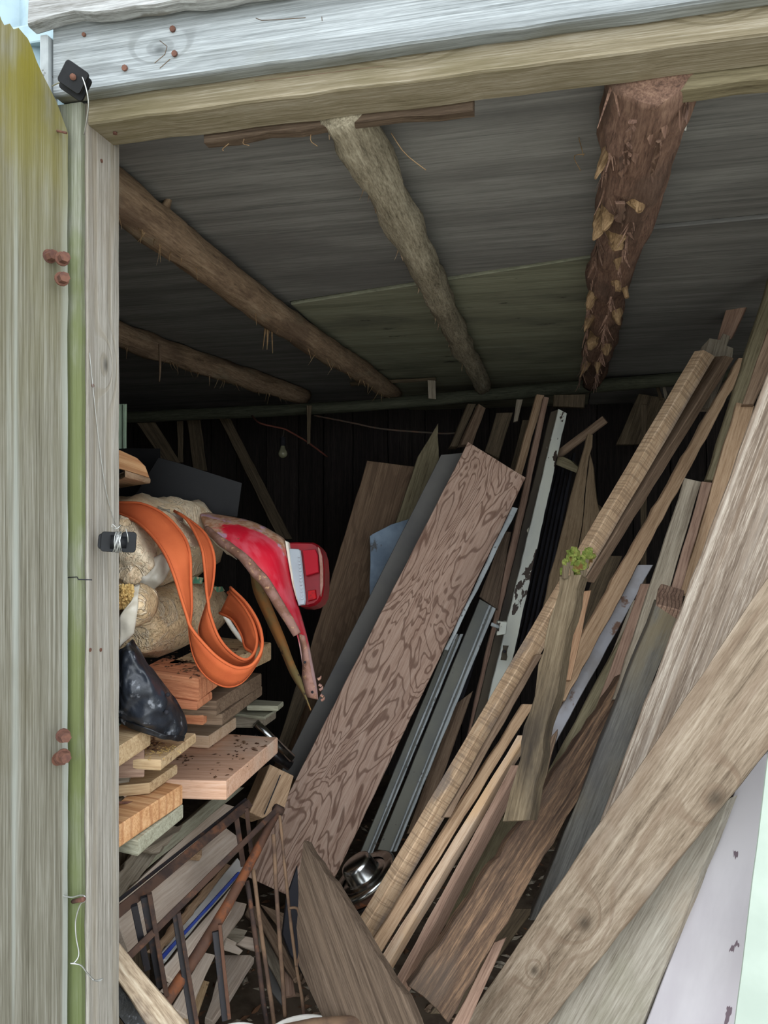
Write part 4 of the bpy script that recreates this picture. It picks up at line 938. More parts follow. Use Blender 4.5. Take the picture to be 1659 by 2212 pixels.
# ------------------------------------------------------------------ glass panes, green strip, wedge above the sacks
cut('glass_pane', [D(340, 525), D(505, 570), D(938, 708), D(905, 950), D(520, 905), D(150, 830)], (*D(300, 700), 2.05), (*D(920, 830), 2.1), 0, 0.004, MT['glass_dark'], 'dusty dark glass pane standing behind the sacks', 'glass', rough=0, bev=0.001)
cut('glass_pane', [D(-60, 470), D(120, 458), D(352, 460), D(352, 600), D(250, 850), D(-60, 850)], (*D(0, 660), 2.16), (*D(350, 660), 2.18), 0, 0.004, MT['glass_dark'], 'smaller dark glass pane behind the dusty one', 'glass', rough=0, bev=0.001)
gs = plank('green_strip', [D(20, 4260), D(114, 4260), D(114, 140), D(20, 140)], 2.3, 2.3, 0, 0.01, MT['greenmetal'], 'pale green metal strip standing beside the post', 'strip')
plank('rib', [D(84, 4260), D(98, 4260), D(98, 140), D(84, 140)], 2.285, 2.285, 0, 0.014, MT['greenmetal'], parent=gs, rough=0)
wg = cut('wood_wedge', [D(-20, 460), D(70, 475), D(190, 530), D(250, 590), D(280, 675), D(66, 610), D(-20, 600)], (*D(0, 540), 1.66), (*D(280, 640), 1.72), 0, 0.09, MT['yellowpine'], 'tan slab of wood poking out above the sacks', 'wood', rough=0.001)
wg.rotation_mode = 'XYZ'
# thing of wood under the wedge's face
lying('plank', [D(-40, 690), D(66, 712), D(282, 672), D(100, 615)], 0.075, 0.012, MT['tan'], 'thin board under the tan slab above the sacks', 'plank')
# ------------------------------------------------------------------ boards leaning at the back, centre
plank('plywood_sheet', [(535, 1840), (704, 1840), (897, 1008), (793, 995)], 2.95, 3.05, 6, 0.012, MT['ply_dark'], 'dark brown plywood offcut leaning at the back behind the tail light', 'plywood')
cut('picket', [H(420, 930), H(545, 560), H(562, 512), H(682, 315), H(688, 560), H(560, 930)], (*H(490, 930), 2.9), (*H(640, 400), 2.98), 6, 0.018, MT['olive'], 'pointed fence picket standing behind the grey sheet', 'picket')
cut('blue_panel', [H(272, 1345), H(272, 990), H(292, 975), H(400, 920), H(512, 885), H(560, 980), H(330, 1400)], (*H(300, 1340), 2.82), (*H(420, 920), 2.88), -8, 0.02, MT['bluepanel'], 'worn pale blue panel with a curved top edge', 'panel')
plank('hardboard_sheet', [(606, 1668), (700, 1720), (1030, 975), (953, 982)], 2.52, 2.72, 0, 0.012, MT['greyboard'], 'smooth dark grey sheet showing beside the plywood strip', 'sheet', rough=0.0005)
plank('plywood_strip', [(531, 1893), (690, 1967), (1136, 1031), (1011, 954)], 2.28, 2.6, -3, 0.014, MT['ply'], 'long plywood strip with wavy fir grain leaning in the middle', 'plywood', rough=0.001)
plank('batten', [H(722, 1665), H(742, 1672), H(1161, 822), H(1126, 814)], 2.2, 2.44, 10, 0.012, MT['trimlight'], 'thin pale blue batten along the right edge of the plywood strip', 'batten')
# grey mouldings beside the plywood: flat face with raised beads
def moulding(label, quad, beads, t0, t1):
    g = plank('moulding_board', quad, t0, t1, 4, 0.018, MT['trimgrey'], label, 'moulding', rough=0.0004)
    for q in beads:
        plank('bead', q, t0 - 0.012, t1 - 0.012, 4, 0.014, MT['trimlight'], parent=g, rough=0.0008)
moulding('grey painted moulding next to the plywood strip', [L(575, 1290), L(650, 1287), Q(1440, -60), Q(1265, 0)],
         [[L(618, 1287), L(634, 1287), Q(1385, -60), Q(1350, -60)], [L(640, 1287), L(654, 1285), Q(1445, -60), Q(1405, -60)]], 2.35, 2.6)
moulding('grey painted moulding second from the plywood strip', [L(705, 1205), L(812, 1218), H(1026, 1420), H(930, 1365)],
         [[L(778, 1217), L(794, 1217), H(1000, 1405), H(984, 1400)], [L(800, 1217), L(820, 1215), H(1028, 1422), H(1006, 1410)]], 2.36, 2.6)
plank('board', [H(925, 1350), H(1035, 1430), H(1120, 965), H(1075, 960)], 2.62, 2.7, 0, 0.015, MT['darkboard'], 'scuffed dark board behind the grey moulding tops')
plank('board', [Q(760, 2330), Q(960, 2330), Q(1560, 620), Q(1320, 800)], 2.46, 2.56, 0, 0.02, MT['brown'], 'dark reddish-brown board between the mouldings and the saw-marked stud')
plank('board', [Q(1010, 1900), Q(1090, 1900), Q(1640, 100), Q(1560, 150)], 2.5, 2.62, 0, 0.02, MT['slate'], 'blackish board edge beside the orange-brown batten')
# behind the plywood top
plank('board', [U(-30, 780), U(120, 770), U(275, 340), U(190, 285)], 2.9, 2.98, 15, 0.03, MT['brown'], 'short brown plank rising just behind the plywood top corner')
plank('board', [U(-160, 800), U(-60, 800), U(160, 290), U(60, 285)], 2.95, 3.02, 5, 0.03, MT['darkwood'], 'dark plank left of the short brown plank at the back')
plank('board', [U(260, 860), U(430, 940), U(600, 390), U(400, 395)], 3.0, 3.05, 0, 0.03, MT['darkwood'], 'wide dim plank behind the plywood top edge')
plank('board', [U(600, 512), U(655, 496), U(716, 235), U(640, 235)], 3.02, 3.02, 0, 0.012, MT['greyplank'], 'short pale stick end hanging under the back pole')
plank('board', [U(560, 1080), U(640, 1100), U(790, 480), U(710, 480)], 3.0, 3.05, 0, 0.02, MT['darkwood'], 'dim narrow board just left of the yellowish batten')
plank('batten', [U(590, 1180), U(690, 1200), U(975, 185), U(885, 172)], 2.85, 2.92, 12, 0.02, MT['tan'], 'yellowish batten left of the orange-brown one at the back')
plank('batten', [(1002, 1620), (1026, 1622), U(1032, 212), U(966, 200)], 2.5, 2.85, 10, 0.02, MT['red'], 'long orange-brown batten beside the flaking white post')
wp = empty('painted_post', at(1060, 1560, 2.45), 'old post with flaking cream paint and a dark left edge', 'post')
plank('painted_face', [(1040, 1570), (1076, 1570), U(1246, 400), U(1140, 345)], 2.42, 2.78, 6, 0.02, MT['whitepaint'], parent=wp, rough=0.0012, step=0.03)
plank('bare_edge', [(1020, 1570), (1043, 1570), U(1142, 350), U(1050, 385)], 2.45, 2.81, 4, 0.03, MT['flakydark'], parent=wp, rough=0.0012, step=0.03)
lt = plank('latch', [J(62, 880), J(118, 872), J(125, 800), J(70, 795)], 2.4, 2.4, 10, 0.03, MT['whitepaint'], parent=wp)
tube('latch_pin', [at(*J(30, 812), 2.38), at(*J(75, 830), 2.38)], 0.006, MT['trimlight'], sides=8, parent=lt)
plank('lock_plate', [R(318, 235), R(385, 240), R(410, 75), R(345, 70)], 2.42, 2.44, 6, 0.006, MT['flakydark'], parent=wp, rough=0.002, step=0.012)
tube('keyhole', [at(*R(362, 140), 2.405), at(*R(362, 140), 2.42)], 0.005, MT['slate'], sides=10, parent=wp)
# dark ribs right of the post
for k in range(5):
    xb = 1092 + 13 * k; xt = 1196 + 10.5 * k
    plank('black_lath', [(xb, 1470 - 6 * k), (xb + 8, 1470 - 6 * k), (xt + 7, 1010 - 8 * k), (xt, 1010 - 8 * k)], 2.7, 2.95, 10, 0.02, MT['slate'],
          'nearly black upright lath, ' + ('nearest to', 'second from', 'third from', 'fourth from', 'fifth from')[k] + ' the flaking cream post', 'lath', group='black laths behind the saw-marked stud')
plank('shelf_end', [U(1075, 320), U(1450, 335), U(1465, 175), U(1085, 180)], 3.02, 3.02, 0, 0.03, MT['darkwood'], 'dim square board end under the pole above the white post', 'board')
bar('brace', at(*U(1130, 905), 2.8), at(*U(1700, 475), 2.72), 0.03, 0.03, MT['brown'], label='slanting brown stick behind the tapered boards', cat='stick')
cut('board', [U(1105, 1015), U(1130, 925), U(1205, 922), U(1285, 960), U(1400, 1065), U(1350, 1115)], (*U(1110, 970), 2.75), (*U(1380, 1080), 2.7), 0, 0.03, MT['olive'], 'broken stub of board behind the tapered boards')
cut('board', [U(1490, 645), U(1555, 655), U(1548, 800), S(690, 30), S(655, 330), S(612, 800), S(560, 1080), S(430, 1430), S(250, 1800), S(165, 1760), S(250, 1350), S(390, 850), S(480, 480), S(590, 80)],
    (*S(330, 1600), 2.3), (*U(1520, 660), 2.55), 8, 0.02, MT['burlap'], 'tapering tan board rising to a point behind the stud')
cut('board', [S(695, -20), S(735, 130), S(776, 520), S(820, 700), S(640, 1100), S(560, 1100), S(612, 800), S(650, 350)], (*S(640, 1000), 2.36), (*S(715, 0), 2.54), -12, 0.02, MT['burlap'], 'narrow tapering board at the right of the pointed tan one')
plank('board', [S(770, 900), S(850, 800), S(860, 620), S(780, 560)], 2.5, 2.5, 0, 0.02, MT['darkwood'], 'dark scrap end peeping beside the narrow tapering board')
plank('stick', [I(745, 4300), I(790, 4300), I(812, 1215), I(765, 1215)], 3.2, 3.25, 0, 0.02, MT['darkwood'], 'short dim upright stick at the back right', 'stick')
plank('stick', [T_(200, 900), T_(230, 830), T_(140, 470), T_(112, 470)], 3.2, 3.3, 0, 0.012, MT['greyplank'], 'thin pale stick slanting at the back right, left of the stud top', 'stick')
plank('stick', [T_(130, 900), T_(175, 880), T_(75, 560), T_(40, 565)], 3.25, 3.35, 0, 0.012, MT['darkwood'], 'thin dim stick left of the pale slanting stick', 'stick')
bar('batten', at(*I(830, 790), 3.15), at(*I(1340, 690), 2.95), 0.05, 0.02, MT['polebeam'], label='dim batten under the roof at the back right', cat='batten')
plank('board', [(1330, 960), (1420, 960), (1440, 860), (1380, 850)], 3.4, 3.4, 0, 0.03, MT['darkwood'], 'dim board end low under the back right batten')

# ------------------------------------------------------------------ boards leaning on the right
plank('plank', [I(1295, 780), I(1400, 760), I(1730, 90), I(1480, 130)], 2.35, 2.2, -6, 0.03, MT['red'], 'dull red plank reaching the roof at the upper right', 'plank')
cut('board', [T_(560, 1000), T_(640, 270), T_(735, 165), T_(860, 185), T_(895, 105), T_(985, 140), T_(945, 255), T_(1022, 285), T_(1010, 400), T_(760, 1000)],
    (*T_(650, 1000), 2.2), (*T_(860, 170), 2.26), 6, 0.03, MT['greyplank'], 'rotten stepped board end behind the top of the saw-marked stud')
plank('board', [T_(690, 1860), T_(775, 1870), (1768, 480), (1700, 480)], 1.95, 1.98, 8, 0.03, MT['olive'], 'long olive-brown board at the far right reaching the roof')
plank('board', [T_(1120, 960), T_(1262, 960), (1760, 620), (1695, 600)], 1.82, 1.8, 0, 0.03, MT['brown'], 'brown board end tucked behind the wire-brushed board top')
plank('board', [J(1135, 640), J(1270, 620), T_(1272, 972), T_(1060, 930)], 1.75, 1.85, 5, 0.03, MT['tan'], 'plain tan board between the grey board and the wire-brushed board')
plank('board', [J(740, 1260), J(900, 1230), T_(640, 1880), T_(440, 1835)], 1.72, 1.85, 6, 0.022, MT['greyplank'], 'grey-green board with a square top left of the dark post')
plank('board', [J(1060, 700), J(1140, 640), T_(770, 1890), T_(640, 1875)], 1.66, 1.82, 0, 0.03, MT['red'], 'narrow red-brown board with a knot above the dark post')
plank('stud', [S(640, 1430), S(745, 1452), T_(1031, 405), T_(935, 375)], 1.98, 2.18, 42, 0.05, MT['brown'], 'grey-brown stud just right of the saw-marked one', 'stud')
plank('board', [(1176, 1512), (1222, 1514), T_(1215, 400), T_(1085, 400)], 1.86, 2.2, 10, 0.03, MT['tan'], 'rough-edged tan board leaning right of the grey-brown stud', rough=0.002, step=0.03)
plank('stud', [(738, 2090), (769, 2096), (1546, 769), (1522, 756)], 1.74, 2.12, 40, 0.036, MT['saw2x'], 'bright saw-marked stud, longest one leaning across the middle', 'stud', rough=0.0008)
plank('board', [(1203, 1470), (1234, 1470), S(716, 1525), S(602, 1540)], 1.74, 1.8, 8, 0.03, MT['ochre'], 'short orange-brown board end right of the mossy stake')
plank('board', [R(-330, 2000), R(-240, 2000), R(800, 170), R(715, 170)], 1.72, 1.9, 10, 0.02, MT['brown'], 'thin brown strip under the saw-marked stud')
plank('board', [Mc(765, 905), Mc(866, 905), R(705, 730), R(570, 730)], 1.68, 1.84, 8, 0.03, MT['tan'], 'tan board second below the saw-marked stud')
plank('board', [Mc(838, 965), Mc(908, 965), R(605, 1075), R(505, 1075)], 1.66, 1.8, -30, 0.03, MT['tan_pale'], 'pale board with an orange stain third below the stud')
plank('board', [Mc(935, 1085), Mc(990, 1085), R(525, 1410), R(432, 1410)], 1.62, 1.76, -35, 0.04, MT['red'], 'narrow reddish batten fourth below the stud')
plank('board', [K(120, 980), K(260, 980), K(490, 470), K(390, 470)], 1.85, 1.9, 0, 0.03, MT['olive'], 'dim olive board low behind the reddish batten')
plank('board', [(1156, 1630), (1188, 1630), S(1410, 1240), S(1225, 1240)], 1.84, 2.0, 4, 0.012, MT['whiteish'], 'scuffed grey-white panel strip leaning behind the mossy stake', 'panel')
plank('board', [(1138, 1630), (1166, 1630), S(1260, 1240), S(1140, 1240)], 1.86, 2.02, 0, 0.012, MT['brown'], 'dark brown strip along the left of the grey-white panel')
cut('board', [R(762, 1250), R(962, 1000), R(955, 1080), R(880, 1350), R(830, 1580), R(660, 1760), R(600, 1990), R(650, 1800), R(690, 1600)], (*R(650, 1900), 1.68), (*R(950, 1020), 1.76), 0, 0.02, MT['brown'], 'flat brown board scrap between mossy stake and rough beam')
plank('board', [(1172, 1690), (1206, 1690), (1392, 1345), (1357, 1345)], 1.78, 1.9, 6, 0.025, MT['olive'], 'olive board right of the grey-white panel')
plank('batten', [(1258, 1560), (1280, 1560), (1388, 1296), (1368, 1296)], 1.84, 1.92, 0, 0.02, MT['greyplank'], 'thin grey batten between olive board and dark red strip', 'batten')
plank('batten', [(1282, 1545), (1316, 1545), (1408, 1260), (1384, 1260)], 1.82, 1.9, 0, 0.02, MT['red'], 'thin dark red strip left of the grey-green board', 'batten')
plank('board', [R(1120, 1110), R(1190, 1010), R(1370, 640), R(1340, 680)], 1.82, 1.86, 0, 0.02, MT['tan'], 'small tan board end above the rough beam')
# mossy stake
st = empty('mossy_stake', at(1130, 1730, 1.5), 'old split stake with a rotten moss-covered top', 'stake')
plank('stake', [R(330, 2050), R(640, 2030), S(600, 1350), S(350, 1372)], 1.5, 1.6, -22, 0.045, MT['mossend'], parent=st, rough=0.005, step=0.03)
def clump(name, px, t, r, mat, parent, n=1, sx=1.0, seed=0):
    vs_, fs = [], []
    M_ = 12
    rows = []
    for i in range(9):
        th = math.pi * i / 8
        row = []
        for j in range(M_):
            ph = 2 * math.pi * j / M_
            d = Vector((math.sin(th) * math.cos(ph), math.sin(th) * math.sin(ph), math.cos(th)))
            k = 1 + 0.75 * noise.noise(d * 2.4 + Vector((seed, seed * 2, 0))) + 0.35 * noise.noise(d * 6 + Vector((seed, 0, 0)))
            row.append(Vector((d.x * sx, d.y, d.z)) * r * k)
        rows.append(row)
    v, f = grid_mesh(rows, True)
    return link(name, mesh_from(name, v, f), mat, Matrix.Translation(at(*px, t)), parent=parent, smooth=False)
for px, r_, sd in ((S(520, 1120), 0.013, 1), (S(490, 1190), 0.012, 2), (S(665, 1150), 0.013, 3), (S(690, 1095), 0.008, 4), (S(560, 1260), 0.016, 5), (S(620, 1250), 0.012, 6), (S(430, 1230), 0.009, 7), (S(575, 1330), 0.011, 8), (S(395, 1320), 0.007, 9)):
    clump('moss_clump', px, 1.61, r_, MT['moss'], st, seed=sd)
for a_, b_ in ((S(430, 1400), S(455, 1220)), (S(400, 1400), S(410, 1250)), (S(500, 1380), S(480, 1200)), (S(630, 1380), S(680, 1130)), (S(610, 1380), S(600, 1220))):
    bar('splinter', at(*a_, 1.6), at(*b_, 1.605), 0.007, 0.006, MT['mossend'], parent=st)
# the rough beam, the dark post, the broad boards
plank('beam', [K(-40, 1270), K(150, 1447), (1392, 1492), (1342, 1455)], 1.5, 1.75, 12, 0.05, MT['roughbeam'], 'rough dark brown beam with splintery grain', 'beam', rough=0.004, step=0.03)
plank('board', [K(150, 1470), K(235, 1470), K(425, 1035), K(365, 1060)], 1.52, 1.6, 0, 0.02, MT['red'], 'reddish board scrap low between rough beam and broad board')
pt = plank('post', [K(530, 960), K(690, 960), J(1150, 728), J(1000, 692)], 1.66, 1.58, 6, 0.075, MT['greypost'], 'dark grey post with a square sawn top', 'post', rough=0.0015)
cut('sawn_end', [J(1000, 694), J(1012, 602), J(1030, 572), J(1168, 612), J(1150, 732)], (*J(1070, 712), 1.576), (*J(1095, 590), 1.66), 0, 0.03, MT['endgrain'], parent=pt, rough=0.001)
plank('board', [(1296, 1775), (1450, 1835), (1985, 480), (1815, 385)], 1.47, 1.32, 3, 0.03, MT['streaktan'], 'wire-brushed tan board with white streaks at the right', 'board', rough=0.002)
plank('board', [K(195, 1480), K(590, 1480), (1895, 1325), (1790, 1050)], 1.62, 1.062, -6, 0.028, MT['bigboard'], 'broad knotty tan board lying across the lower right', 'board', rough=0.0012)
plank('board', [K(540, 1500), K(1045, 1500), K(1480, 380), K(1370, 440)], 1.5, 1.32, -16, 0.03, MT['greyveneer'], 'silvery board with a pale edge under the broad knotty board')
plank('board', [K(1062, 1500), K(1600, 1500), K(1730, 150), K(1560, 190)], 1.36, 1.32, 0, 0.025, MT['peelwhite'], 'white board with peeling paint at the lower right corner', rough=0.001)
plank('panel', [K(1492, 1500), K(1950, 1500), K(1950, 120), K(1660, 140)], 1.16, 1.16, 0, 0.03, MT['mint'], 'pale mint painted panel edge at the far lower right', 'panel', rough=0.0005)
# the dark triangular board in front
tri = cut('board', [Mc(430, 178), Mc(470, 250), Mc(600, 420), Mc(720, 620), Mc(850, 840), Mc(950, 1000), Mc(1030, 1100), Mc(1090, 1240), Mc(1140, 1400), Mc(620, 1400), Mc(545, 1250), Mc(470, 1090), Mc(400, 930), Mc(385, 700), Mc(395, 420)],
    (*Mc(850, 1350), 1.42), (*Mc(430, 180), 1.72), -32, 0.03, MT['darkboard'], 'dark weathered board cut to a point, low in the middle', rough=0.003, step=0.03)
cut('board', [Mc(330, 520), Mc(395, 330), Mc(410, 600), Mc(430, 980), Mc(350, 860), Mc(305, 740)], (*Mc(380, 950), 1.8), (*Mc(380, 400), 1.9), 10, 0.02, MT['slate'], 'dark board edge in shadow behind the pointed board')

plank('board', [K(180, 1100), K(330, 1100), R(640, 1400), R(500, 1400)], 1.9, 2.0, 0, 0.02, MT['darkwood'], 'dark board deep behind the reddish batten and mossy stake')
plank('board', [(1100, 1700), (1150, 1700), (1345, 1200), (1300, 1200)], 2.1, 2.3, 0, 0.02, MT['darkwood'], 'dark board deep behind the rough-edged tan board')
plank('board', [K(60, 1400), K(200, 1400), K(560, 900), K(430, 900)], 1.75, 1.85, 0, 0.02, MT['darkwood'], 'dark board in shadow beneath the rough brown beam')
# ------------------------------------------------------------------ boards piled on the floor under the stack, behind the railing
plank('board', [F(20, 1500), F(150, 1500), F(985, 800), F(860, 795)], 1.55, 2.15, 10, 0.03, MT['greengrey'], 'grey-green board running back under the lumber stack', rough=0.001)
plank('board', [F(0, 1560), F(130, 1580), F(560, 1060), F(330, 1060)], 1.5, 1.8, 10, 0.02, MT['greyplank'], 'splintered grey board beside the grey-green one', rough=0.004, step=0.02)
plank('board', [G(20, 600), G(180, 560), G(960, -110), G(820, -150)], 1.62, 2.1, 8, 0.02, MT['paleply'], 'weathered beige plank right behind the top rail', rough=0.001)
cut('board', [F(330, 1180), F(450, 1140), F(560, 1050), F(540, 1100), F(400, 1250), F(230, 1240)], (*F(250, 1235), 1.62), (*F(540, 1060), 1.75), 4, 0.012, MT['greyplank'], 'torn splinter of wood lying on the grey boards', rough=0.004, step=0.015)
plank('board', [G(60, 560), G(190, 880), G(985, 120), G(850, 20)], 1.6, 2.15, 14, 0.016, MT['paleply'], 'wide pale plywood board sloping down behind the railing', 'plywood', rough=0.001)
plank('board', [G(600, 210), G(690, 220), G(695, 175), G(640, 175)], 1.9, 1.92, 0, 0.02, MT['tan'], 'small tan block end on the pale plywood')
plank('board', [G(330, 860), G(420, 870), G(905, 290), G(860, 270)], 1.62, 2.05, 4, 0.014, MT['tan'], 'wavy-edged brown lath between plywood and white board', rough=0.003, step=0.02)
wb = plank('board', [G(380, 920), G(450, 940), G(990, 310), G(935, 230)], 1.64, 2.06, 4, 0.014, MT['whiteboard'], 'white board with a blue painted edge behind the railing')
plank('blue_edge', [G(392, 925), G(425, 935), G(968, 330), G(940, 325)], 1.585, 1.97, 4, 0.014, MT['bluepaint'], parent=wb, rough=0.0008)
plank('board', [G(400, 1010), G(500, 1080), G(1000, 400), G(940, 370)], 1.66, 2.06, 4, 0.014, MT['paleply'], 'dusty beige board just right of the blue edge')
plank('board', [G(420, 1130), G(520, 1180), G(900, 600), G(830, 560)], 1.70, 2.0, 6, 0.014, MT['paleply'], 'narrow pale lath second right of the blue edge')
plank('board', [G(480, 1260), G(600, 1330), G(785, 900), G(700, 880)], 1.72, 1.9, 6, 0.02, MT['paleply'], 'short dusty beige board low behind the round pipe')
plank('board', [G(540, 1400), G(640, 1420), G(745, 1085), G(650, 1060)], 1.70, 1.85, 6, 0.02, MT['dustplank'], 'small tan board at the very bottom behind the railing')
cut('board', [V(45, 630), V(195, 362), V(352, 398), V(315, 520), V(70, 855)], (*V(55, 750), 1.95), (*V(280, 390), 2.1), 0, 0.016, MT['paleply'], 'pale plank end sticking out behind the rusty pipe')
cut('board', [V(100, 790), V(205, 680), V(365, 715), V(290, 840), V(240, 872)], (*V(110, 760), 2.05), (*V(340, 770), 2.1), 0, 0.014, MT['greyplank'], 'grey shingle end below the pale plank end')
cut('board', [V(70, 955), V(110, 800), V(240, 860), V(220, 890), V(310, 960), V(262, 1015)], (*V(80, 900), 2.04), (*V(290, 980), 2.08), 0, 0.012, MT['paleply'], 'whitish shingle end under the grey one')
cut('board', [V(220, 885), V(335, 785), V(500, 820), V(520, 985), V(440, 972)], (*V(230, 870), 2.1), (*V(510, 900), 2.15), 0, 0.014, MT['paleply'], 'short pale board crossing behind the thin rods')
cut('board', [V(-150, 1750), V(80, 1010), V(390, 1008), V(436, 1040), V(150, 1500), V(-60, 1800)], (*V(-80, 1770), 1.85), (*V(400, 1020), 2.1), -28, 0.02, MT['paleply'], 'broad dusty board with a pale right edge near the floor')
cut('board', [V(320, 530), V(370, 420), V(500, 420), V(790, 900), V(960, 1260), V(900, 1310), V(700, 1010), V(560, 740)], (*V(900, 1300), 1.95), (*V(420, 430), 2.2), 0, 0.016, MT['brown'], 'brown board slanting down behind the thin rods')
cut('board', [V(400, 620), V(540, 740), V(740, 1080), V(760, 1430), V(600, 1120), V(470, 860)], (*V(740, 1400), 1.96), (*V(450, 640), 2.2), 0, 0.016, MT['greyplank'], 'grey-brown board under the slanting brown one')
cut('board', [V(500, 400), V(690, 470), V(790, 510), V(760, 740), V(640, 580)], (*V(520, 430), 2.2), (*V(770, 640), 2.15), 0, 0.016, MT['brown'], 'small brown board end near the plywood strip foot')
cut('board', [V(790, 1180), V(900, 1310), V(930, 1480), V(810, 1500)], (*V(860, 1490), 1.95), (*V(840, 1200), 2.0), 0, 0.016, MT['red'], 'pinkish board scrap between the thin rods near the floor')
cut('board', [V(600, 1140), V(680, 1230), V(780, 1500), V(785, 1640), V(640, 1450)], (*V(760, 1620), 1.98), (*V(620, 1160), 2.05), 0, 0.016, MT['greyboard'], 'dark grey board edge behind the thin rods near the floor')
cut('block', [F(1015, 972), F(1160, 640), F(1325, 720), F(1262, 940), F(1105, 1014)], (*F(1060, 990), 2.02), (*F(1240, 680), 2.1), 12, 0.1, MT['tan'], 'cracked square timber end beside the plywood strip', 'block', rough=0.001)
bar('crack', at(*F(1120, 985), 2.02), at(*F(1230, 715), 2.075), 0.003, 0.006, MT['slate'], parent=bpy.data.objects['block'])
tube('chrome_tube', [at(*F(1060, 360), 2.1), at(*F(1310, 600), 2.14)], 0.012, MT['chrome'], sides=14, label='thin chrome tube behind the broad pink plank', cat='tube')
tube('dark_tube', [at(*F(1040, 470), 2.16), at(*F(1300, 650), 2.18)], 0.016, MT['darkmetal'], sides=14, label='dark metal tube below the chrome one', cat='tube')
plank('board', [L(100, 600), L(160, 640), L(320, 240), L(230, 190)], 2.7, 2.8, 0, 0.02, MT['darkwood'], 'very dark board edge under the car panel')

# ------------------------------------------------------------------ rusty iron railing
rl = empty('iron_railing', at(*G(110, 620), 1.34), 'rusty iron railing panel with two rails and flat balusters', 'railing')
bar('top_rail', at(*G(-40, 735), 1.33), at(*G(1012, -140), 1.86), 0.020, 0.012, MT['rust'], parent=rl)
bar('top_rail', at(*G(-40, 650), 1.36), at(*G(985, -165), 1.88), 0.007, 0.012, MT['iron_black'], parent=rl)
bar('lower_rail', at(*G(150, 950), 1.37), at(*G(1205, -98), 1.83), 0.0125, 0.012, MT['rust'], parent=rl)
for x0, y0, x1, y1, t0, t1, w_, mt in ((222, 560, 312, 1000, 1.41, 1.45, 0.012, 'iron_black'), (290, 500, 402, 1120, 1.43, 1.47, 0.013, 'iron_black'), (328, 480, 445, 1180, 1.425, 1.46, 0.009, 'rust'),
                                       (505, 620, 630, 1420, 1.50, 1.50, 0.012, 'iron_black'), (528, 610, 662, 1420, 1.495, 1.495, 0.008, 'rust'),
                                       (925, -60, 975, 290, 1.80, 1.78, 0.012, 'rust'), (995, -110, 1030, 200, 1.83, 1.82, 0.010, 'rust')):
    bar('baluster', at(*G(x0, y0), t0), at(*G(x1, y1), t1), w_, 0.008, MT[mt], parent=rl)
gp = empty('pipe_rail', at(*G(450, 1220), 1.46), 'round orange-rusted pipe rail with thin dangling rods', 'rail')
tube('pipe', [at(*G(400, 1290), 1.45), at(*G(830, 620), 1.62), at(*G(1215, -95), 1.84)], [0.0125, 0.0115, 0.0095], MT['rust_orange'], sides=14, n=40, amp=0.0008, freq=60, parent=gp)
tube('weld_cap', [at(*G(1190, -110), 1.83), at(*G(1240, -85), 1.84)], 0.011, MT['rust'], sides=8, parent=gp)
bar('baluster', at(*G(782, 740), 1.56), at(*G(850, 1350), 1.54), 0.013, 0.008, MT['iron_black'], parent=gp)
bar('baluster', at(*G(812, 690), 1.555), at(*G(878, 1340), 1.535), 0.007, 0.009, MT['rust_orange'], parent=gp)
for pts_, r_, mt in (([(1000, 390), (1060, 800), (1110, 1200), (1140, 1400)], 0.0055, 'rust'), ([(1042, 310), (1100, 760), (1160, 1180), (1190, 1400)], 0.0048, 'rust_dusty'),
                     ([(1182, 70), (1205, 500), (1240, 1000), (1262, 1330)], 0.0048, 'rust_dusty'), ([(1225, -60), (1290, 580), (1340, 980), (1375, 1180), (1395, 1350)], 0.0036, 'rust_dusty')):
    tube('rod', [at(*G(x_, y_), 1.76 - 0.0001 * y_) for x_, y_ in pts_], r_, MT[mt], sides=8, n=26, amp=0.0007, freq=90, parent=gp)
tube('rod_loop', [at(*G(1290, 580), 1.70), at(*G(1335, 578), 1.70), at(*G(1356, 610), 1.695), at(*G(1374, 780), 1.68), at(*G(1362, 900), 1.67), at(*G(1340, 985), 1.66)], 0.003, MT['rust_dusty'], sides=8, n=26, parent=gp)

# ------------------------------------------------------------------ chrome wheel trim with rusty layers
wt = empty('wheel_trim', at(*Mc(800, 480), 2.0), 'chrome wheel trim ring lying on its side, rusty within', 'wheel trim')
cW = at(*Mc(800, 405), 2.0)
axw = (RGT * -0.52 + UP * 0.85 - FWD * 0.08).normalized()
Mw = frame(cW, axw.orthogonal(), axw) @ Matrix.Scale(0.72, 4)
def lathe(name, prof, mat, Mw, parent, n=40):
    v, f = grid_mesh([[Vector((r * math.cos(2*math.pi*k/n), r * math.sin(2*math.pi*k/n), z)) for k in range(n)] for r, z in prof], True)
    return link(name, mesh_from(name, v, f), mat, Mw, parent=parent, smooth=True)
lathe('dome', [(0.001, 0.075), (0.045, 0.075), (0.056, 0.070), (0.06, 0.058), (0.062, 0.02), (0.07, 0.012), (0.095, 0.010)], MT['chrome'], Mw, wt)
lathe('rim', [(0.09, 0.014), (0.118, 0.016), (0.128, 0.008), (0.128, -0.002), (0.12, -0.006), (0.09, -0.004)], MT['chrome'], Mw, wt)
lathe('rusty_ring', [(0.06, -0.006), (0.115, -0.006), (0.119, -0.012), (0.119, -0.03), (0.112, -0.034), (0.06, -0.034)], MT['rust_orange'], Mw, wt)
lathe('lower_rim', [(0.06, -0.036), (0.118, -0.036), (0.124, -0.042), (0.118, -0.048), (0.06, -0.048)], MT['darkmetal'], Mw, wt)

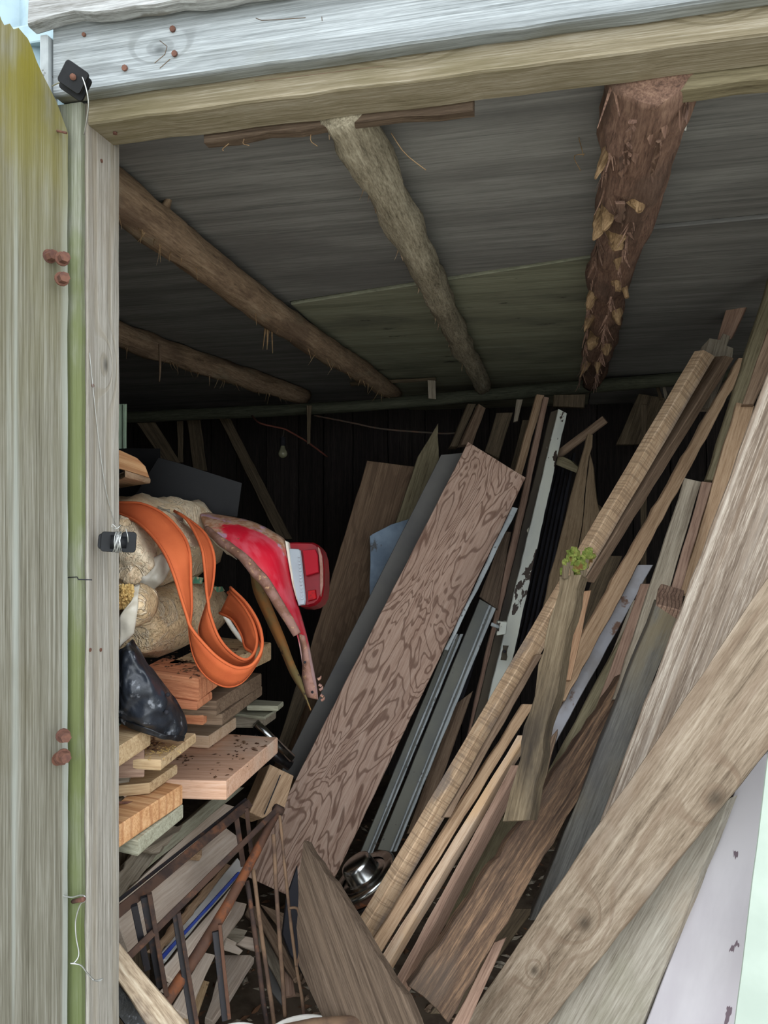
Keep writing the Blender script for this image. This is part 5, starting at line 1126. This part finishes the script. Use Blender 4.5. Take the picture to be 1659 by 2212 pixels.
# ------------------------------------------------------------------ bottom edge: worn beam, buckets, pipe
plank('beam', [G(610, 1400), G(330, 1420), G(20, 960), G(20, 690)], 1.36, 1.33, 0, 0.05, MT['wornpaint'], 'worn painted beam slanting down at the bottom left', 'beam', rough=0.002)
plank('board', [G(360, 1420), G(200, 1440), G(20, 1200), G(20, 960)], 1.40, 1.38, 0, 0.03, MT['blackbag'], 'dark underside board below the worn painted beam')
def bucket(px, t, r, h, label):
    c = at(*px, t)
    b = empty('bucket', Vector((c.x, c.y, c.z - h)), label, 'bucket')
    lathe('wall', [(r * 0.86, -h), (r * 0.99, -0.01), (r * 0.97, -0.01), (r * 0.84, -h + 0.004), (0.001, -h + 0.004)], MT['bucket'], Matrix.Translation(c), b)
    lathe('rim', [(r * 0.96, -0.012), (r * 0.965, -0.002), (r, 0.0), (r * 1.04, -0.003), (r * 1.04, -0.014), (r * 0.99, -0.014)], MT['bucket'], Matrix.Translation(c), b)
    return b
bucket((508, 2254), 1.52, 0.064, 0.36, 'white bucket whose rim just shows at the bottom edge, left one')
bucket((660, 2254), 1.50, 0.088, 0.36, 'larger white bucket whose rim shows at the bottom edge, right one')
pp = empty('brown_pipe', at(700, 2230, 1.45), 'brown pipe end lying at the very bottom beside the buckets', 'pipe')
pe = at(787, 2228, 1.46)
tube('pipe', [at(560, 2262, 1.40), at(680, 2236, 1.44), pe], 0.028, MT['rust_dusty'], sides=20, parent=pp)
# floor litter
rnd = random.Random(11); vs_, fs = [], []
for _ in range(1500):
    c = Vector((rnd.uniform(-1.1, 0.9), rnd.uniform(1.5, 3.4), 0.003)); r = rnd.uniform(0.003, 0.012); b = len(vs_)
    a_ = rnd.uniform(0, 6.28); ux = Vector((math.cos(a_), math.sin(a_), rnd.uniform(-0.3, 0.3))) * r * rnd.uniform(1, 3); uy = Vector((-math.sin(a_), math.cos(a_), 0)) * r
    hh = Vector((0, 0, r * 0.6))
    vs_ += [c - ux, c + uy, c + ux, c - uy, c + hh]
    fs += [(b, b+3, b+4), (b+3, b+2, b+4), (b+2, b+1, b+4), (b+1, b, b+4)]
lt_ = link('floor_litter', mesh_from('floor_litter', vs_, fs), MT['dustplank'], label='chips and crumbs of wood littering the dirt floor', cat='litter', kind='stuff')
lt_.data.materials.clear(); lt_.data.materials.append(MT['chip']); lt_.data.materials.append(MT['greyplank']); lt_.data.materials.append(MT['brown'])
for p_ in lt_.data.polygons: p_.material_index = (p_.index // 4 * 7) % 11 % 3

# ------------------------------------------------------------------ fence insulators and wire on the post
def insulator(name, px, t, rot, label, wraps):
    c = at(*px, t)
    root = empty(name, c, label, 'insulator')
    fr = (CAM - c).normalized(); rt = fr.cross(UP).normalized() * -1
    a_ = math.radians(rot); rx = rt * math.cos(a_) + UP * math.sin(a_); ry = fr.cross(rx)
    def block(nm, cx, cy, cz, w, h, d, parent=root, mat=MT['plastic_black'], rr=0.005):
        pts = []
        for sx, sy in ((1, 1), (-1, 1), (-1, -1), (1, -1)):
            for k in range(4):
                th = math.atan2(sy, sx) - math.pi/4 + k / 3 * math.pi / 2
                pts.append(c + rx * (cx + sx * (w/2 - rr) + rr * math.cos(th)) + ry * (cy + sy * (h/2 - rr) + rr * math.sin(th)) + fr * cz)
        return slab(nm, pts, rx, fr, d, mat, rough=0, bev=0.0015, parent=parent)
    return root, block, c, rx, ry, fr
root, blk, c, rx, ry, fr = insulator('insulator', A(315, 332), 1.10, -28, 'black square fence insulator nailed at the top corner of the post', 0)
blk('cap', 0, 0, 0.014, 0.034, 0.034, 0.008)
blk('base', 0.006, -0.006, -0.004, 0.036, 0.036, 0.008)
tube('stem', [c - fr * 0.01, c + fr * 0.01], 0.011, MT['plastic_black'], sides=14, parent=root)
tube('nail_head', [c + fr * 0.012, c + fr * 0.017], 0.0045, MT['boltrust'], sides=10, parent=root)
root2, blk, c, rx, ry, fr = insulator('insulator', E(115, 355), 1.19, -4, 'black fence insulator wound with wire on the post edge', 1)
blk('cap', 0.015, 0.001, 0.006, 0.022, 0.032, 0.012)
blk('base', -0.014, 0.0, 0.002, 0.024, 0.031, 0.012)
blk('flange', -0.024, 0.0, -0.004, 0.012, 0.024, 0.008)
tube('spool', [c - rx * 0.012, c + rx * 0.012], 0.011, MT['plastic_black'], sides=14, parent=root2)
pts_ = []
for k in range(90):
    th = k / 90 * 2 * math.pi * 7
    pts_.append(c + rx * (-0.006 + 0.010 * k / 90 + 0.002 * math.sin(k * 0.7)) + ry * (0.0165 * math.cos(th)) + fr * (0.010 + 0.0135 * math.sin(th)))
tube('wire_winding', pts_, 0.0006, MT['steelwire'], sides=5, parent=root2)
tube('wire_end', [at(*E(100, 255), 1.18), at(*E(75, 232), 1.18), at(*E(70, 250), 1.18), at(*E(100, 262), 1.175), at(*E(130, 240), 1.18)], 0.0006, MT['steelwire'], sides=5, n=20, parent=root2)
tube('wire_end', [at(*E(165, 262), 1.165), at(*E(178, 310), 1.16), at(*E(182, 355), 1.165)], 0.0007, MT['steelwire'], sides=5, n=10, parent=root2)
def onreveal(px): return hit(px, Vector((XR + 0.003, 0, 0)), Vector((1, 0, 0)))
tube('fence_wire', [onreveal(Oc(428, 800)), onreveal(Oc(444, 960)), onreveal(Oc(470, 1200)), onreveal(Oc(505, 1450)), onreveal(Oc(550, 1620))], 0.0005, MT['steelwire'], sides=5, n=20, label='thin wire running down the post to the wound insulator', cat='wire')
tube('fence_wire', [at(*A(225, 372), 1.12), at(*A(262, 355), 1.105), at(*A(340, 330), 1.095), at(*A(362, 350), 1.09), at(*A(382, 440), 1.10), at(*A(372, 530), 1.12), at(*A(362, 582), 1.135)], 0.0010, MT['steelwire'], sides=6, n=30, label='loose wire curling down from the top insulator', cat='wire')
w3 = empty('fence_wire', at(*Nc(430, 1860), 1.16), 'bright wire bent round a nail low on the post', 'wire')
tube('wire', [at(*Nc(362, 1455), 1.165), at(*Nc(420, 1466), 1.16), at(*Nc(470, 1455), 1.155), at(*Nc(500, 1462), 1.15), at(*Nc(498, 1490), 1.155), at(*Nc(472, 1510), 1.16), at(*Nc(446, 1600), 1.165), at(*Nc(448, 1700), 1.165), at(*Nc(464, 1800), 1.165), at(*Nc(440, 1848), 1.16), at(*Nc(415, 1855), 1.155),
              at(*Nc(445, 1858), 1.155), at(*Nc(480, 1870), 1.16), at(*Nc(520, 1920), 1.17), at(*Nc(560, 1955), 1.18), at(*Nc(605, 1945), 1.19), at(*Nc(575, 1960), 1.185), at(*Nc(545, 1950), 1.175)], 0.0011, MT['steelwire'], sides=6, n=110, parent=w3)
tube('nail', [at(*Nc(430, 1490), 1.18), at(*Nc(492, 1478), 1.145)], 0.0035, MT['boltrust'], sides=8, parent=w3)
